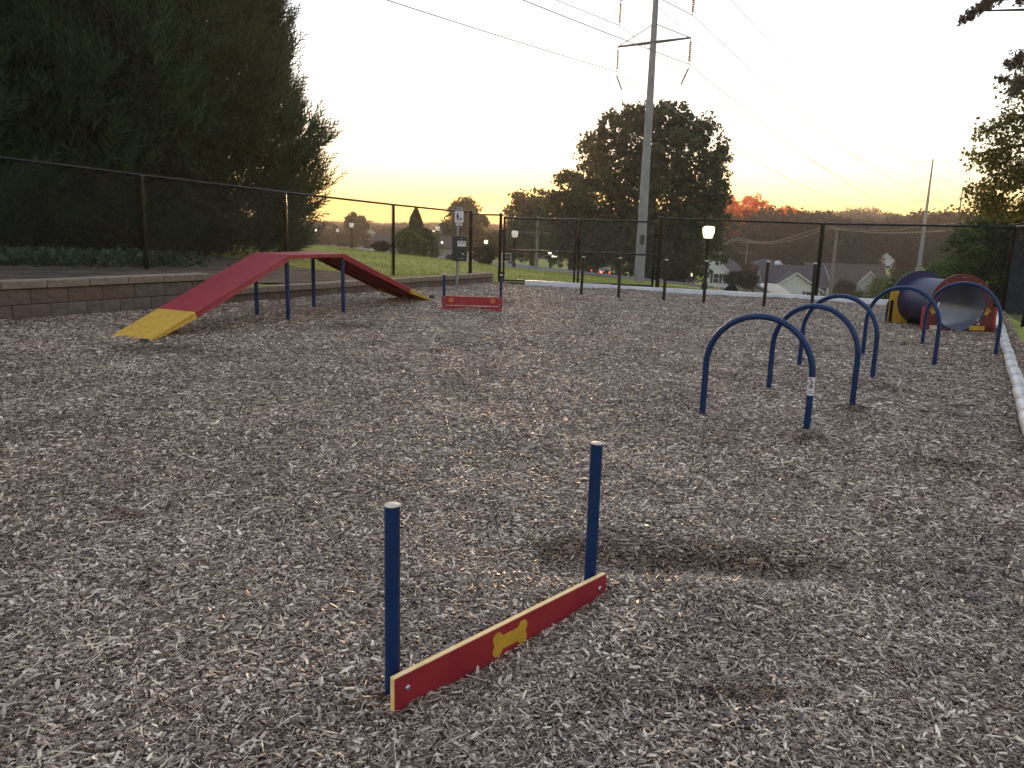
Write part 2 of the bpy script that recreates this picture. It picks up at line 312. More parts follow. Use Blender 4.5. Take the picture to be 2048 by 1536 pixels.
def chipmat(name, dark=False):
    m = bpy.data.materials.new(name); m.use_nodes = True; n = m.node_tree.nodes; l = m.node_tree.links; b = n['Principled BSDF']
    b.inputs['Roughness'].default_value = .42; b.inputs['Specular IOR Level'].default_value = .6
    ge = n.new('ShaderNodeNewGeometry'); oi = n.new('ShaderNodeObjectInfo')
    r = n.new('ShaderNodeValToRGB'); r.color_ramp.interpolation = 'LINEAR'
    cols = [(0, (.045, .025, .016)), (.2, (.135, .090, .064)), (.48, (.29, .225, .175)), (.72, (.44, .365, .30)), (.88, (.66, .57, .46)), (1, (.92, .85, .72))]
    e = r.color_ramp.elements
    e[0].position, e[0].color = cols[0][0], (*cols[0][1], 1); e[1].position, e[1].color = cols[-1][0], (*cols[-1][1], 1)
    for p, c in cols[1:-1]:
        q = e.new(p); q.color = (*c, 1)
    t = n.new('ShaderNodeTexNoise'); t.inputs['Scale'].default_value = 1.1; t.inputs['Detail'].default_value = 5; t.inputs['Roughness'].default_value = .6
    l.new(ge.outputs['Position'], t.inputs['Vector'])
    src = t
    mr = n.new('ShaderNodeMapRange'); mr.inputs[1].default_value = .3; mr.inputs[2].default_value = .7; mr.inputs[3].default_value = .66; mr.inputs[4].default_value = 1.16
    l.new(t.outputs[0], mr.inputs[0])
    if dark:
        t3 = n.new('ShaderNodeTexNoise'); t3.inputs['Scale'].default_value = 60; t3.inputs['Detail'].default_value = 4; l.new(ge.outputs['Position'], t3.inputs['Vector'])
        mr2 = n.new('ShaderNodeMapRange'); mr2.inputs[1].default_value = .3; mr2.inputs[2].default_value = .75; l.new(t3.outputs[0], mr2.inputs[0])
        mr2.inputs[4].default_value = .7
        l.new(mr2.outputs[0], r.inputs[0])
        bp = n.new('ShaderNodeBump'); bp.inputs['Strength'].default_value = 1; bp.inputs['Distance'].default_value = .02; l.new(t3.outputs[0], bp.inputs['Height']); l.new(bp.outputs[0], b.inputs['Normal'])
    else:
        l.new(oi.outputs['Random'], r.inputs[0])
    mu = n.new('ShaderNodeMix'); mu.data_type = 'RGBA'; mu.blend_type = 'MULTIPLY'; mu.inputs[0].default_value = 1
    l.new(r.outputs[0], mu.inputs[6]); l.new(mr.outputs[0], mu.inputs[7]); 
    # reddish / greyish drift over the yard
    t4 = n.new('ShaderNodeTexNoise'); t4.inputs['Scale'].default_value = .35; t4.inputs['Detail'].default_value = 3; l.new(ge.outputs['Position'], t4.inputs['Vector'])
    r4 = n.new('ShaderNodeValToRGB'); r4.color_ramp.elements[0].position = .35; r4.color_ramp.elements[1].position = .65
    r4.color_ramp.elements[0].color = (1.08, .96, .87, 1); r4.color_ramp.elements[1].color = (1.02, .985, .93, 1); l.new(t4.outputs[0], r4.inputs[0])
    m2 = n.new('ShaderNodeMix'); m2.data_type = 'RGBA'; m2.blend_type = 'MULTIPLY'; m2.inputs[0].default_value = 1
    l.new(mu.outputs[2], m2.inputs[6]); l.new(r4.outputs[0], m2.inputs[7])
    # damp scuffed hollows of darker fines; contact shade painted dark at post bases
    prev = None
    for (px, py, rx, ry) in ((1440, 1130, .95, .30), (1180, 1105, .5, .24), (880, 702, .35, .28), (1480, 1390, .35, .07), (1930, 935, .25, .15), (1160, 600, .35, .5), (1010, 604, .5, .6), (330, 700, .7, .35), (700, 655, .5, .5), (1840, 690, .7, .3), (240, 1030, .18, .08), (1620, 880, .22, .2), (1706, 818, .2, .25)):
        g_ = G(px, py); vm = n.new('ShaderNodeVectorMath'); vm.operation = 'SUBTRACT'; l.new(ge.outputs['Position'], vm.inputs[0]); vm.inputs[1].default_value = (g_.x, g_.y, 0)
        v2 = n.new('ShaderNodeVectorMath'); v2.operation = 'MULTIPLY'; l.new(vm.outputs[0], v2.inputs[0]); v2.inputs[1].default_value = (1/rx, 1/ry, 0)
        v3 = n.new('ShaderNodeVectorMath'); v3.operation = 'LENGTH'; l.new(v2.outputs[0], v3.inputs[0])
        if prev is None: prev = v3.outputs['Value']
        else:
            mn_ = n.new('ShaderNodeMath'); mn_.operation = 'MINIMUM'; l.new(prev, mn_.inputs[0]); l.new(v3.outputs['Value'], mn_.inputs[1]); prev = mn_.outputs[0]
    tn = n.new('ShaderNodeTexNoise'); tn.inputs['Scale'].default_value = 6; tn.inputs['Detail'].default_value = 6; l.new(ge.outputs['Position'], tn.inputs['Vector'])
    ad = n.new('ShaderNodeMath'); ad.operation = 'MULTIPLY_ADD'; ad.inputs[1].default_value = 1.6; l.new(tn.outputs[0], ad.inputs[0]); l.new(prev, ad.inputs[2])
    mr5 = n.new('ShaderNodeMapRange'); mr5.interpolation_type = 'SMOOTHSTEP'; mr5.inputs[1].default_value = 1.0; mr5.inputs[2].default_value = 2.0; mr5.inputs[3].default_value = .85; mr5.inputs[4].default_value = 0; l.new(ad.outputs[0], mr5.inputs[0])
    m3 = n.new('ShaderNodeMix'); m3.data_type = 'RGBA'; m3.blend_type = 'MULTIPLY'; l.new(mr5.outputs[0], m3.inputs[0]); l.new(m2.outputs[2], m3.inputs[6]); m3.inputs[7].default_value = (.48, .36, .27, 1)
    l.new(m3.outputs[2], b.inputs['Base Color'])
    return m

def build_mulch():
    s = np.linspace(0, 1, 420)**.9; vs = np.linspace(VW+.03, VR-.1, 300)
    uu0, vv = np.meshgrid(s, vs, indexing='ij')
    ub = uback(vv)+0.0
    uu = -6+(ub+6)*uu0
    X, Y = xy(uu, vv); Z = hm(X, Y); n, m = X.shape; idx = np.arange(n*m).reshape(n, m)
    Fq = np.stack([idx[:-1, :-1], idx[1:, :-1], idx[1:, 1:], idx[:-1, 1:]], -1).reshape(-1, 4)[:, ::-1]
    Zs = Z-.004
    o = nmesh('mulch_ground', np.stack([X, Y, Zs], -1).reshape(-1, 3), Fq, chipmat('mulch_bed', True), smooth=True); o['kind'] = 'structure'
    # ---- loose chips: points that carry rotation, size and variant, instanced by geometry nodes
    rng = np.random.default_rng(3)
    N = 2100000
    th = rng.uniform(-.82, .82, N); r = 1.1+(24.5-1.1)*rng.random(N)**1.05
    dens = np.where(r < 3.2, 1., (3.2/r)**1.5)
    # keep with probability proportional to density * r / proposal
    wgt = dens*r; wgt = wgt/wgt.max()*1.0
    # second population close to the camera
    keep = rng.random(N) < wgt*.95
    th, r = th[keep], r[keep]
    x = r*np.sin(th); y = r*np.cos(th); u, v = uv(x, y)
    ok = (v > VW+.1) & (v < VR-.1) & (u < uback(v)-.04)
    x, y, r = x[ok], y[ok], r[ok]; n = len(x)
    big = np.clip((r/3.0)**.28, .88, 1.7)
    fib = rng.random(n) < .25
    L = np.clip(rng.lognormal(math.log(.0160), .52, n), .006, .07); W = np.clip(L*rng.uniform(.14, .46, n), .0022, .012); T = rng.uniform(.001, .0035, n)
    L = np.where(fib, L*1.9, L); W = np.where(fib, .0016+L*.03, W); L, W, T = L*big, W*big, T*big
    pitch = rng.normal(0, .24, n); roll = rng.normal(0, .38, n); yaw = rng.uniform(0, 2*math.pi, n)
    z = hm(x, y)+rng.uniform(-.002, .012, n)*np.minimum(big, 1.5)
    V_ = np.stack([x, y, z], -1).astype(np.float32)
    me = bpy.data.meshes.new('wood_chips'); me.vertices.add(n); me.vertices.foreach_set('co', V_.ravel())
    a = me.attributes.new('rot', 'FLOAT_VECTOR', 'POINT'); a.data.foreach_set('vector', np.stack([roll, pitch, yaw], -1).astype(np.float32).ravel())
    a = me.attributes.new('scl', 'FLOAT_VECTOR', 'POINT'); a.data.foreach_set('vector', np.stack([L, W, T], -1).astype(np.float32).ravel())
    a = me.attributes.new('vi', 'INT', 'POINT'); a.data.foreach_set('value', rng.integers(0, 6, n).astype(np.int32))
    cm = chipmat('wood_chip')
    o = bpy.data.objects.new('wood_chips', me); COL.objects.link(o); o['kind'] = 'stuff'; o['label'] = 'grey brown wood chip mulch covering the yard'; o['category'] = 'wood chips'
    me.materials.append(cm)
    protos = []
    for k in range(6):
        rr = random.Random(k); b = MB()
        vs_ = []
        for xx in (-.5, 0, .5):
            for yy in (-.5, .5):
                for zz in (-.5, .5):
                    sh = rr.uniform(-.18, .18) if xx else rr.uniform(-.05, .05)
                    tap = 1.0 if xx == 0 else rr.uniform(.35, 1.0)
                    vs_.append((xx+sh*.6, yy*tap+rr.uniform(-.08, .08), zz+(rr.uniform(.2, 1.2) if xx == 0 else 0)))
        def ring(i): return [i*4, i*4+1, i*4+3, i*4+2]
        fs = []
        for i in range(2):
            a_, b_ = ring(i), ring(i+1)
            for j in range(4): fs.append((a_[j], a_[(j+1) % 4], b_[(j+1) % 4], b_[j]))
        fs.append(tuple(ring(0)[::-1])); fs.append(tuple(ring(2)))
        b.add(vs_, fs)
        p = b.build('chip_shape', cm); COL.objects.unlink(p); protos.append(p)
    scatter(o, protos, True)

def scatter(o, protos, vecscale):
    ng = bpy.data.node_groups.new('scatter', 'GeometryNodeTree')
    ng.interface.new_socket('Geometry', in_out='INPUT', socket_type='NodeSocketGeometry'); ng.interface.new_socket('Geometry', in_out='OUTPUT', socket_type='NodeSocketGeometry')
    N = ng.nodes; Lk = ng.links
    gi = N.new('NodeGroupInput'); go = N.new('NodeGroupOutput'); ip = N.new('GeometryNodeInstanceOnPoints'); jn = N.new('GeometryNodeJoinGeometry')
    ip.inputs['Pick Instance'].default_value = True
    for p in reversed(protos):
        oi = N.new('GeometryNodeObjectInfo'); oi.inputs['Object'].default_value = p; oi.inputs['As Instance'].default_value = True
        Lk.new(oi.outputs['Geometry'], jn.inputs[0])
    def attr(nm, ty):
        q = N.new('GeometryNodeInputNamedAttribute'); q.data_type = ty; q.inputs['Name'].default_value = nm; return q.outputs['Attribute']
    er = N.new('FunctionNodeEulerToRotation'); Lk.new(attr('rot', 'FLOAT_VECTOR'), er.inputs[0])
    m2p = N.new('GeometryNodeMeshToPoints'); Lk.new(gi.outputs[0], m2p.inputs[0])
    Lk.new(m2p.outputs[0], ip.inputs['Points']); Lk.new(jn.outputs[0], ip.inputs['Instance']); Lk.new(attr('vi', 'INT'), ip.inputs['Instance Index'])
    Lk.new(er.outputs[0], ip.inputs['Rotation']); Lk.new(attr('scl', 'FLOAT_VECTOR'), ip.inputs['Scale']); Lk.new(ip.outputs[0], go.inputs[0])
    md = o.modifiers.new('scatter', 'NODES'); md.node_group = ng
build_mulch()

# ------------------------------------------------------------------ road and car park draped on the terrain
def drape(name, pts, m, off, n=60, across=8):
    pts = [Vector((a, b, c)) for a, b, c in pts]
    out = []
    for i in range(n+1):
        t = i/n*(len(pts)-1); k = min(int(t), len(pts)-2); f = t-k
        p0, p1, p2, p3 = pts[max(k-1, 0)], pts[k], pts[k+1], pts[min(k+2, len(pts)-1)]
        out.append(.5*((2*p1)+(-p0+p2)*f+(2*p0-5*p1+4*p2-p3)*f*f+(-p0+3*p1-3*p2+p3)*f**3))
    vs = []; fs = []
    for i, p in enumerate(out):
        d = (out[min(i+1, n)]-out[max(i-1, 0)]); d = Vector((d.x, d.y)).normalized(); nrm = Vector((-d.y, d.x))
        for j in range(across+1):
            q = Vector((p.x, p.y))+nrm*(p.z*(j/across-.5)); vs.append((q.x, q.y, hz(q.x, q.y)+off))
    for i in range(n):
        for j in range(across):
            a = i*(across+1)+j; fs.append((a, a+across+1, a+across+2, a+1))
    b = MB(); b.add(vs, fs, sm=True); o = b.build(name, m); o['kind'] = 'structure'; return o
drape('road', [(-70, 95, 14), (-40, 92, 16), (-22, 88, 18), (-10, 80, 22), (-2, 70, 22), (5, 71, 12), (12, 66.5, 9), (21, 68.5, 6), (32, 74, 6), (45, 84, 6)], M['asphalt'], .05, 90, 10)
drape('kerb', [(-40, 82.5, .3), (-22, 78, .3), (-10, 68, .35), (-2, 58, .35), (5, 64.5, .35), (12, 61.6, .35), (21, 65, .3)], M['conc'], .16, 60, 2)

def planting_bed():
    us = np.linspace(-14, 15.2, 90); vs = np.linspace(VW-8.8, VW-.28, 40); uu, vv = np.meshgrid(us, vs, indexing='ij')
    uu = np.where(uu > 15.0, 15.2+.5*np.sin(vv*1.7)+.25*np.sin(vv*4.1), uu)
    X, Y = xy(uu, vv); Z = hout(X, Y)+.025+.015*np.sin(X*5)*np.sin(Y*4.3); n, m = X.shape; idx = np.arange(n*m).reshape(n, m)
    Fq = np.stack([idx[:-1, :-1], idx[1:, :-1], idx[1:, 1:], idx[:-1, 1:]], -1).reshape(-1, 4)[:, ::-1]
    o = nmesh('planting_bed', np.stack([X, Y, Z], -1).reshape(-1, 3), Fq, mat('pine_straw_bed', (.035, .024, .017), .95, noise=(.11, .075, .045), nscale=3, detail=10, bump=1.0, bscale=40), smooth=True); o['kind'] = 'structure'
planting_bed()

# ------------------------------------------------------------------ retaining walls, block by block
def retaining_wall(label, Y0, Y1, ztop, courses, capcol, blocks):
    # line of the wall face
    def pt(Y, out=0.0): return Vector((-.62-.577*(21.44-Y)-0.866*out, Y+0.5*out, 0))
    a, b_ = pt(Y0), pt(Y1); d = (b_-a); L = d.length; d.normalize(); rz = math.atan2(d.y, d.x); nrm = Vector((-d.y, d.x, 0))   # away from the yard
    t = thing('retaining_wall', label, 'wall', (a+b_)/2, 'block retaining walls along the left side')
    rr = random.Random(int(Y0))
    ch = .11; z = ztop-ch
    for c in range(courses):
        bh = .22; zz = z-bh*(c+.5); off = .26*(c % 2)
        s = -off
        while s < L-.02:
            e = min(s+.53, L); s0 = max(s, 0)
            if e-s0 > .05:
                m = MB(); ctr = a+d*((s0+e)/2)+nrm*(.15+rr.uniform(-.006, .006)); ctr.z = zz
                m.box((0, 0, 0), (e-s0-.008, .28, bh-.008))
                o = m.build('block', M[blocks[rr.random() < .4]], t, bevel=.008); o.matrix_parent_inverse = Matrix.Identity(4)
                o.location = ctr-Vector(t.location); o.rotation_euler = (0, 0, rz+rr.uniform(-.006, .006))
            s += .53
    s = 0
    while s < L-.02:
        e = min(s+.62, L)
        m = MB(); ctr = a+d*((s+e)/2)+nrm*(.145); ctr.z = ztop-ch/2+.003+rr.uniform(-.003, .003)
        m.box((0, 0, 0), (e-s-.007, .36+rr.uniform(-.006, .006), ch))
        o = m.build('cap_stone', M['capst'], t, bevel=.012); o.matrix_parent_inverse = Matrix.Identity(4)
        o.location = ctr-Vector(t.location); o.rotation_euler = (0, 0, rz+rr.uniform(-.004, .004)); s += .62
    m = MB(); c2 = (a+b_)/2+nrm*.15; m.box((0, 0, 0), (L-.04, .2, ztop-.06)); o = m.build('core', M['band'], t); o.matrix_parent_inverse = Matrix.Identity(4)
    o.location = c2-Vector(t.location)+Vector((0, 0, (ztop-.06)/2-.06)); o.rotation_euler = (0, 0, rz)
    return t
retaining_wall('tall block retaining wall with pale cap at far left of the yard', -3.0, 13.37, .58, 3, None, ('block', 'blockb'))
retaining_wall('low brown block retaining wall behind the red ramp', 13.37, 21.44, .30, 2, None, ('blockb', 'block'))

# ------------------------------------------------------------------ chain link fences
def chain(b, p0, p1, z0, z1, r=.0024, sp=.074, over=.05):
    """diagonal wires of a fabric from p0 to p1 (xy), bottom z0(s)..top z1(s)"""
    p0 = Vector((p0[0], p0[1], 0)); p1 = Vector((p1[0], p1[1], 0)); d = p1-p0; L = d.length; d.normalize(); nr = Vector((-d.y, d.x, 0))
    Z0 = lambda s: z0[0]+(z0[1]-z0[0])*s/L
    Z1 = lambda s: z1[0]+(z1[1]-z1[0])*s/L+over
    Hh = z1[0]+over-z0[0]
    n = int((L+Hh)/sp)
    for sg in (1, -1):
        for i in range(n+1):
            s = i*sp-(Hh if sg > 0 else 0); e = s+Hh*sg
            if sg < 0: s, e = i*sp, i*sp-Hh
            # clip in s to [0, L]
            ss, ee = min(max(s, 0), L), min(max(e, 0), L)
            if abs(ee-ss) < .01: continue
            f0, f1 = (ss-s)/(e-s), (ee-s)/(e-s)
            a = p0+d*ss; a.z = Z0(ss)+(Z1(ss)-Z0(ss))*f0; c = p0+d*ee; c.z = Z0(ee)+(Z1(ee)-Z0(ee))*f1
            o_ = nr*(.0025*sg); b.tube([a+o_, c+o_], r, 3, caps=False, sm=False)
def post(z0, z1, x, y, r, t, cap=True, name='post'):
    b = MB(); b.cyl((x, y, z0-.1), (x, y, z1), r, n=12)
    if cap: b.lathe((x, y, z1), [(r*1.12, -.03), (r*1.14, 0), (r*.8, .02), (0.001, .03)], 12)
    b.build(name, M['blackmet'], t)
def fence(label, pts, rails=True, r_line=.039, ends=(.034, .034), skip_first=False, skip_last=False, midwire=True):
    """pts: list of (x, y, zground, ztop)"""
    c = pts[len(pts)//2]; t = thing('chain_link_fence', label, 'fence', (c[0], c[1], c[2]), 'black chain link fences round the yard')
    mb = MB()
    for i, (x, y, a, z) in enumerate(pts):
        if (i == 0 and skip_first) or (i == len(pts)-1 and skip_last): continue
        post(a, z+(.03 if i in (0, len(pts)-1) else -.01), x, y, ends[0] if i == 0 else ends[1] if i == len(pts)-1 else r_line, t)
    for i in range(len(pts)-1):
        A, B = pts[i], pts[i+1]
        d = Vector((B[0]-A[0], B[1]-A[1], 0)).normalized(); nr = Vector((-d.y, d.x, 0))
        b = MB(); b.cyl((A[0], A[1], A[3]), (B[0], B[1], B[3]), .025, n=10)
        b.build('top_rail', M['blackmet'], t)
        o = nr*.028
        # the fabric is tied to the yard side of the posts
        chain(mb, (A[0]+o.x, A[1]+o.y), (B[0]+o.x, B[1]+o.y), (A[2]+.03, B[2]+.03), (A[3], B[3]))
        b = MB(); b.tube([(A[0]+o.x, A[1]+o.y, A[2]+.05), (B[0]+o.x, B[1]+o.y, B[2]+.05)], .003, 4); b.build('tension_wire', M['black'], t)
        for s in (0, 1):
            Q = (A, B)[s]; dd = d*(.045 if s == 0 else -.045)
            b = MB(); b.tube([(Q[0]+dd.x+o.x, Q[1]+dd.y+o.y, Q[2]+.05), (Q[0]+dd.x+o.x, Q[1]+dd.y+o.y, Q[3]+.0)], .006, 6); b.build('tension_bar', M['blackmet'], t)
    ms = mb.build('chain_link_mesh', M['black'], t); ms['kind'] = 'stuff'
    return t
LF = [(-1.35, 23.2, .08, 1.95), (-3.28, 20.9, .15, 2.05), (-5.3, 18.0, .37, 2.17), (-7.13, 15.0, .47, 2.29), (-8.9, 12.1, .57, 2.42), (-10.7, 9.2, .62, 2.48), (-12.5, 6.3, .66, 2.52)]
fence('long black chain link fence in front of the dark evergreen trees', LF[::-1], ends=(.04, .042))
p1 = (-.44, 21.74); p2 = (3.85, 20.97)
fence('narrow black chain link panel between the wall end and gate', [(-1.35, 23.2, .08, 1.9), (p1[0], p1[1], 0, 1.88)], ends=(.03, .044), skip_first=True)
fence('black chain link fence behind the weave poles and white edging', [(p2[0], p2[1], -.03, 1.90), (7.42, 19.06, -.05, 1.84), (11.03, 17.42, -.08, 1.86)], ends=(.049, .045))
RF = [(11.03, 17.42), (9.53, 14.8), (8.03, 12.2), (6.53, 9.6), (5.03, 7.0), (3.53, 4.4), (2.03, 1.8), (.5, -.85)]
RF = [(x+.45*(i > 0)*min(i/2, 1)*.9, y-.26*(i > 0)*min(i/2, 1)*.9) for i, (x, y) in enumerate(RF)]
fence('black chain link fence running along the right side of the yard', [(x, y, -.06, 1.86) for x, y in RF], ends=(.04, .034), skip_first=True)

def gate_leaf(label, A, B, zt, latch):
    t = thing('gate_leaf', label, 'gate', (A[0], A[1], 0), 'leaves of the double chain link gate')
    zb = .10
    d = Vector((B[0]-A[0], B[1]-A[1], 0)).normalized()
    for Q in (A, B):
        b = MB(); b.cyl((Q[0], Q[1], zb-.05), (Q[0], Q[1], zt+.03), .029, n=12); b.lathe((Q[0], Q[1], zt+.03), [(.033, -.02), (.031, 0), (.015, .015), (.001, .02)], 12); b.build('stile', M['blackmet'], t)
    zs = (zb, .93, zt)
    for z in zs:
        b = MB(); b.cyl((A[0]+d.x*.02, A[1]+d.y*.02, z), (B[0]-d.x*.02, B[1]-d.y*.02, z), .025, n=10); b.build('rail', M['blackmet'], t)
    mb = MB(); o = Vector((-d.y, d.x, 0))*-.0
    chain(mb, (A[0]+d.x*.03, A[1]+d.y*.03), (B[0]-d.x*.03, B[1]-d.y*.03), (zb, zb), (zt, zt), over=0)
    ms = mb.build('chain_link_mesh', M['black'], t); ms['kind'] = 'stuff'
    H_ = B if latch == 'A' else A; sgn = 1 if latch == 'A' else -1
    for z in (.3, 1.45):
        b = MB(); b.cyl((H_[0]+d.x*.0, H_[1], z-.04), (H_[0], H_[1], z+.04), .045, n=12); b.box((H_[0]+d.x*.05*sgn, H_[1]+d.y*.05*sgn, z), (.10, .03, .05), math.atan2(d.y, d.x)); b.build('hinge', M['blackmet'], t)
    for Q in (A, B):
        for z in (.2, .55, .75, 1.15, 1.5):
            b = MB(); b.cyl((Q[0], Q[1], z-.012), (Q[0], Q[1], z+.012), .037, n=10); b.build('tie_band', M['blackmet'], t)
    if latch == 'B':
        b = MB(); b.box((B[0]+.03, B[1]-.05, 1.22), (.16, .05, .06), 0, R=Matrix.Rotation(.5, 3, 'Y')); b.box((B[0]+.07, B[1]-.05, 1.12), (.04, .05, .2)); b.build('latch', M['blackmet'], t)
gd = Vector((p2[0]-p1[0], p2[1]-p1[1], 0)); gl = gd.length; gd.normalize()
def gp(s): return (p1[0]+gd.x*s, p1[1]+gd.y*s)
gate_leaf('left leaf of the double gate, beside the thick hinge post', gp(.11), gp(2.10), 1.80, 'B')
gate_leaf('right leaf of the double gate, in front of the tall steel pole', gp(2.20), gp(gl-.13), 1.80, 'A')

# ------------------------------------------------------------------ edging
def edging(name, label, pts, r, m, square, seglen, cat, band):
    a, b_ = Vector(pts[0]), Vector(pts[1]); L = (b_-a).length; d = (b_-a).normalized(); rz = math.atan2(d.y, d.x)
    t = thing(name, label, cat, a); s = 0; i = 0; rr = random.Random(5)
    while s < L-.05:
        e = min(s+seglen, L); m_ = MB(); c = a+d*((s+e)/2)+Vector((rr.uniform(-.006, .006), rr.uniform(-.006, .006), rr.uniform(-.006, .006)))
        if square:
            m_.box((0, 0, 0), (e-s-.006, r[0], r[1])); o = m_.build('plank', m, t, bevel=.01)
        else:
            m_.tube([(-(e-s)/2, 0, 0), ((e-s)/2, 0, 0)], r, 16); o = m_.build('pipe_section', m, t)
        o.matrix_parent_inverse = Matrix.Identity(4)
        o.location = c-Vector(t.location); o.rotation_euler = (0, 0, rz+rr.uniform(-.004, .004))
        if band and s > 0:
            m_ = MB(); q = a+d*s; m_.tube([q-d*.035, q+d*.035], r+.003, 16); m_.build('coupling', m, t)
            m_ = MB(); m_.tube([q-d*.045, q-d*.037], r+.0045, 16); m_.build('joint_strap', M['band'], t)
        s = e; i += 1
edging('edging_board', 'long white edging board at the foot of the back fence', [(.28, 21.40, .055), (10.75, 17.36, .05)], (.07, .15), M['white'], True, 2.44, 'edging', False)
edging('edging_board', 'short dark timber edging left of the white edging board', [(-.34, 21.60, .02), (.27, 21.42, .02)], (.06, .09), M['timber'], True, 2.44, 'edging', False)
edging('drain_pipe', 'white pipe edging in short strapped sections along the right fence', [(9.95, 15.9, .07), (3.6, 5.06, .07)], .06, M['pipe'], False, .66, 'pipe', True)

# ------------------------------------------------------------------ dog agility: weave poles
wp = [(1162, 590, .90), (1237, 597, .92), (1327, 602, .92), (1407, 607, .93), (1527, 614, .97)]
locs = [G(a, b) for a, b, c in wp]+[Vector((6.27, 16.25, 0))]
wl = ['weave pole nearest the gate centre, leftmost of the row of six', 'second weave pole from the gate side, in front of the tall steel pole foot', 'third weave pole, just right of the thick gate hinge post', 'fourth weave pole, below the large lit lantern', 'fifth weave pole, in front of the white gabled house', 'sixth weave pole, rightmost of the row and nearest the blue hoops']
for i, p in enumerate(locs):
    h = (.90, .92, .92, .93, .97, .97)[i]
    t = thing('weave_pole', wl[i], 'agility pole', (p.x, p.y, 0), 'dark weave poles in a row')
    b = MB(); lean = (0.02, -.01, .01, 0, 0.012, -.015)[i]
    b.cyl((p.x, p.y, -.1), (p.x+lean, p.y, h), .035, n=16); b.build('pole', M['brown'], t)
    b = MB(); b.lathe((p.x+lean, p.y, h), [(.038, -.012), (.038, .008), (.03, .014), (.001, .018)], 16); b.build('pole_cap', M['cap'], t)

# ------------------------------------------------------------------ blue hoops
hoops = [((1404, 834), (1612, 867), 'nearest blue hoop with a white pictogram sticker on its right leg'), ((1537, 780), (1704, 812), 'second nearest blue hoop, right behind the hoop with the sticker'),
         ((1598, 736), (1744, 760), 'third blue hoop, middle of the row of five'), ((1725, 710), (1868, 731), 'fourth blue hoop, standing before the barrel of the tunnel'), ((1844, 690), (1991, 710), 'farthest blue hoop, in front of the open tunnel mouth')]
for i, (a, b_, lab) in enumerate(hoops):
    A, B = G(*a), G(*b_); ht = (.885, .88, .885, .93, .95)[i]-.0
    t = thing('agility_hoop', lab, 'agility hoop', (A+B)/2, 'blue agility hoops in a line')
    w_ = (B-A).length/2; c = (A+B)/2; d = (B-A).normalized(); zc = ht-.024-w_
    pts = [A+Vector((0, 0, -.12)), A+Vector((0, 0, zc*.5))]
    for k in range(0, 29):
        an = math.pi-k/28*math.pi; pts.append(c+d*(w_*math.cos(an))+Vector((0, 0, zc+w_*math.sin(an))))
    pts += [B+Vector((0, 0, zc*.5)), B+Vector((0, 0, -.12))]
    b = MB(); b.tube(pts, .0245, 18); b.build('hoop_tube', M['blue'], t)
    if i == 0:
        # sticker wrapped round the camera side of the right leg
        def wrap(b, z0, z1, a0, a1, r, mi=0, n=10):
            vs = []; fs = []
            for k in range(n+1):
                an = a0+(a1-a0)*k/n
                for z in (z0, z1): vs.append((B.x+r*math.cos(an), B.y+r*math.sin(an), z))
            for k in range(n): fs.append((k*2, k*2+2, k*2+3, k*2+1))
            b.add(vs, fs, mi, True)
        ac = math.atan2(-B.y, -B.x)
        b = MB(); wrap(b, .30, .44, ac-1.25, ac+1.25, .0262); o = b.build('sticker', M['signw'], t)
        b = MB()
        def ringmark(z, ro, ri, a_off=0):
            vs = []; fs = []; n = 20
            for k in range(n):
                for r_ in (ro, ri):
                    da = r_*math.cos(2*math.pi*k/n)/.0266; vs.append((B.x+.0268*math.cos(ac+da), B.y+.0268*math.sin(ac+da), z+r_*math.sin(2*math.pi*k/n)))
            for k in range(n): q = (k+1) % n; fs.append((k*2, q*2, q*2+1, k*2+1))
            b.add(vs, fs)
        ringmark(.37, .017, .013); wrap(b, .366, .374, ac-.4, ac+.4, .0269); wrap(b, .355, .388, ac-.12, ac+.1, .027)
        wrap(b, .42, .432, ac-.5, ac+.0, .0268); wrap(b, .40, .412, ac-.2, ac+.4, .0268); wrap(b, .392, .396, ac-1.1, ac+1.1, .0267); wrap(b, .318, .322, ac-.8, ac+.8, .0268); wrap(b, .330, .334, ac-.6, ac+.7, .0268)
        b.build('sticker_print', M['ink'], t)

# ------------------------------------------------------------------ hurdles
def bone_poly(L, n=7):
    r = L*.135; h = L/2; pts = []
    def arc(cx, cz, a0, a1): return [(cx+r*math.cos(a0+(a1-a0)*k/n), cz+r*math.sin(a0+(a1-a0)*k/n)) for k in range(n+1)]
    pts += arc(h-r, r*.95, math.pi*.95, -math.pi*.25); pts += arc(h-r, -r*.95, math.pi*.25, -math.pi*.95)
    pts += arc(-h+r, -r*.95, -math.pi*.05, -math.pi*1.25); pts += arc(-h+r, r*.95, math.pi*1.25, math.pi*.05)
    return pts
def disc(r, n=12, c=(0, 0), sy=1.0, rot=0):
    return [(c[0]+r*math.cos(2*math.pi*k/n)*math.cos(rot)-r*sy*math.sin(2*math.pi*k/n)*math.sin(rot), c[1]+r*math.cos(2*math.pi*k/n)*math.sin(rot)+r*sy*math.sin(2*math.pi*k/n)*math.cos(rot)) for k in range(n)]
def paw(b, T, s, th, mi=0):
    b.prism([(x, z) for x, z in [(-.30*s, -.32*s), (-.12*s, -.26*s), (0.0, -.28*s), (.12*s, -.26*s), (.30*s, -.32*s), (.33*s, -.12*s), (.16*s, .12*s), (0, .18*s), (-.16*s, .12*s), (-.33*s, -.12*s)]], T, th, mi)
    for cx, cz, rt in ((-.42, .16, .5), (-.16, .42, .15), (.16, .42, -.15), (.42, .16, -.5)):
        b.prism(disc(.12*s, 10, (cx*s, cz*s), 1.45, rt), T, th, mi)
